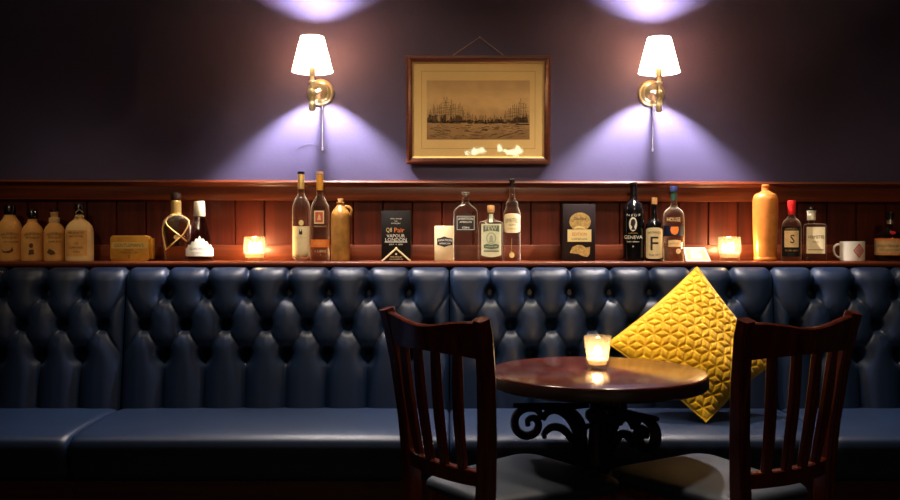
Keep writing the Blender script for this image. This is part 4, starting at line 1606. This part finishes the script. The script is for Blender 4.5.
p1, a1 = chair_pose(top_at(477.5, 1.955), top_at(389, 2.235), True)
make_chair('dark slat-back wooden chair left of the round table, seen from behind', p1, a1)
p2, a2 = chair_pose(top_at(752, 1.940), top_at(850, 2.120), False)
ch2 = [o for o in bpy.data.objects if o.name.startswith('pub_chair')][0]
dup(ch2, p2, a2, 'dark slat-back wooden chair right of the round table, in front of the cushion')
print('CHAIRS', p1, math.degrees(a1), p2, math.degrees(a2))


# ------------------------------------------------------------------ quilted cushion
def make_cushion():
    T_, B_, L_, R_ = P(697, 267, 3.060), P(706, 422, 2.79), P(608, 343, 2.945), P(774, 362, 2.935)
    cen = (T_ + B_ + L_ + R_) / 4
    root = thing('cushion', 'mustard yellow quilted cushion standing on its corner against the blue seat back', 'cushion', cen)
    T, B, L, R = [q - cen for q in (T_, B_, L_, R_)]
    nrm = ((R - L).cross(T - B)).normalized()      # toward the room
    if nrm.y > 0:
        nrm = -nrm
    side = (R - L).normalized()
    upv = nrm.cross(side)
    if upv.z < 0:
        upv = -upv
    N = 150
    a_l = .0485
    rot = math.radians(-4)
    cr, sr = math.cos(rot), math.sin(rot)

    def crease(x, y):
        """Distance to the seams of a tumbling block quilt."""
        x, y = x * cr + y * sr, -x * sr + y * cr
        h = a_l * math.sqrt(3) / 2
        best = 9
        j0 = math.floor(y / h)
        for j in (j0, j0 + 1):
            i0 = math.floor(x / a_l - .5 * (j % 2))
            for i in (i0, i0 + 1):
                px, py = (i + .5 * (j % 2)) * a_l, j * h
                dx, dy = x - px, y - py
                r = math.hypot(dx, dy)
                th = math.atan2(dy, dx)
                k = round((th - math.pi / 6) / (math.pi / 3))
                d = th - math.pi / 6 - k * math.pi / 3
                al, ac = r * math.cos(d), abs(r * math.sin(d))
                if al <= a_l / math.sqrt(3) + .001:
                    best = min(best, ac)
                else:
                    best = min(best, math.hypot(ac, al - a_l / math.sqrt(3)))
        return best

    def surf(sgn):
        rows = []
        for i in range(N + 1):
            r = []
            for j in range(N + 1):
                u, v = 2 * j / N - 1, 2 * i / N - 1
                # bilinear between the four corners with pinched sides
                s, t = (u + 1) / 2, (v + 1) / 2
                q = (B * (1 - s) + R * s) * (1 - t) + (L * (1 - s) + T * s) * t
                q = q * (1 - .045 * ((1 - u * u) * abs(v) ** 3 + (1 - v * v) * abs(u) ** 3))
                th = .070 * ((1 - u * u) * (1 - v * v)) ** .55
                sag = .010 * math.sin(5 * u + 2) * (1 - v) / 2 * (1 - u * u)
                lx, ly = q.dot(side), q.dot(upv)
                e = 0
                if sgn > 0:
                    d = crease(lx, ly)
                    e = -.0052 * math.exp(-(d / .0030) ** 2) + .0014 * min(1, d / .007)
                    # falls off at the very edge
                    e *= min(1, 6 * (1 - max(abs(u), abs(v))) + .15)
                r.append(q + nrm * (sgn * th + e + sag))
            rows.append(r)
        return rows
    m = MB()
    fr, bk = surf(1), surf(-1)
    m.grid(fr)
    m.grid([r[::5] + ([r[-1]] if (N % 5) else []) for r in bk[::5]], True)
    # welt closes the rim
    m.build('cover', M['yellow'], root, smooth=0, recalc=False)
    root.children[0].data.polygons.foreach_set('use_smooth', [True] * len(root.children[0].data.polygons))
    m = MB()
    rim = [fr[0][j] for j in range(0, N, 3)] + [fr[i][N] for i in range(0, N, 3)] + [fr[N][j] for j in range(N, 0, -3)] + [fr[i][0] for i in range(N, 0, -3)]
    m.tube(rim, .0032, 6, closed=True)
    m.build('piped_edge', M['yellow'], root)
    return root


make_cushion()

# ------------------------------------------------------------------ light
def spot(name, loc, target, energy, col, size, blend=.6, radius=.05):
    l = bpy.data.lights.new(name, 'SPOT')
    l.energy = energy
    l.color = col
    l.spot_size = math.radians(size)
    l.spot_blend = blend
    l.shadow_soft_size = radius
    o = bpy.data.objects.new(name, l)
    C.objects.link(o)
    o.location = loc
    o.rotation_euler = (Vector(target) - Vector(loc)).to_track_quat('-Z', 'Y').to_euler()
    return o


COOL = (1.0, 0.84, 0.64)
WARM = (1.0, 0.74, 0.47)
for x, e, c in ((-1.60, 14, WARM), (-0.42, 115, COOL), (0.62, 140, COOL), (1.65, 12, WARM)):
    spot('ceiling_downlight', (x, 2.66, 2.62), (x, 2.72, .5), e, c, 72, .6, .09)
for x, e, sz, zt in ((-1.30, 52, 18, 1.02), (-0.25, 105, 28, 1.27), (0.60, 84, 28, 1.25), (1.45, 36, 18, 1.02)):
    spot('ceiling_spotlight', (x, .55, 2.62), (x, 3.3, zt), e, WARM, sz, .8, .11)

spot('picture_fill', (.10, 1.1, 2.62), (.11, 3.34, 1.51), 24, WARM, 15, 1.0, .05)  # added fill to brighten the picture, not a fitting of the room
# added front fill behind the camera, for chair backs and bottle edges
for x in (-1.2, 1.5):
    l = bpy.data.lights.new('front_fill', 'POINT')
    l.energy = 17
    l.color = (1.0, .62, .36)
    l.shadow_soft_size = .09
    o = bpy.data.objects.new('front_fill', l)
    C.objects.link(o)
    o.location = (x, -3.2, 1.95)

w = bpy.data.worlds.new('world')
bpy.context.scene.world = w
w.use_nodes = True
w.node_tree.nodes['Background'].inputs['Color'].default_value = (0.55, 0.40, 0.32, 1)
w.node_tree.nodes['Background'].inputs['Strength'].default_value = 0.008

# ------------------------------------------------------------------ camera and view
cam = bpy.data.cameras.new('camera')
cam.sensor_width = 36.0
cam.lens = F / 900.0 * 36.0
co = bpy.data.objects.new('camera', cam)
C.objects.link(co)
co.location = (0, 0, EYE)
co.rotation_euler = (math.pi / 2 - PITCH, 0, 0)
cam.clip_start = .02
bpy.context.scene.camera = co
vs = bpy.context.scene.view_settings
vs.view_transform = 'Standard'
vs.look = 'None'
vs.gamma = 1
vs.use_curve_mapping = False
vs.exposure = 0.0
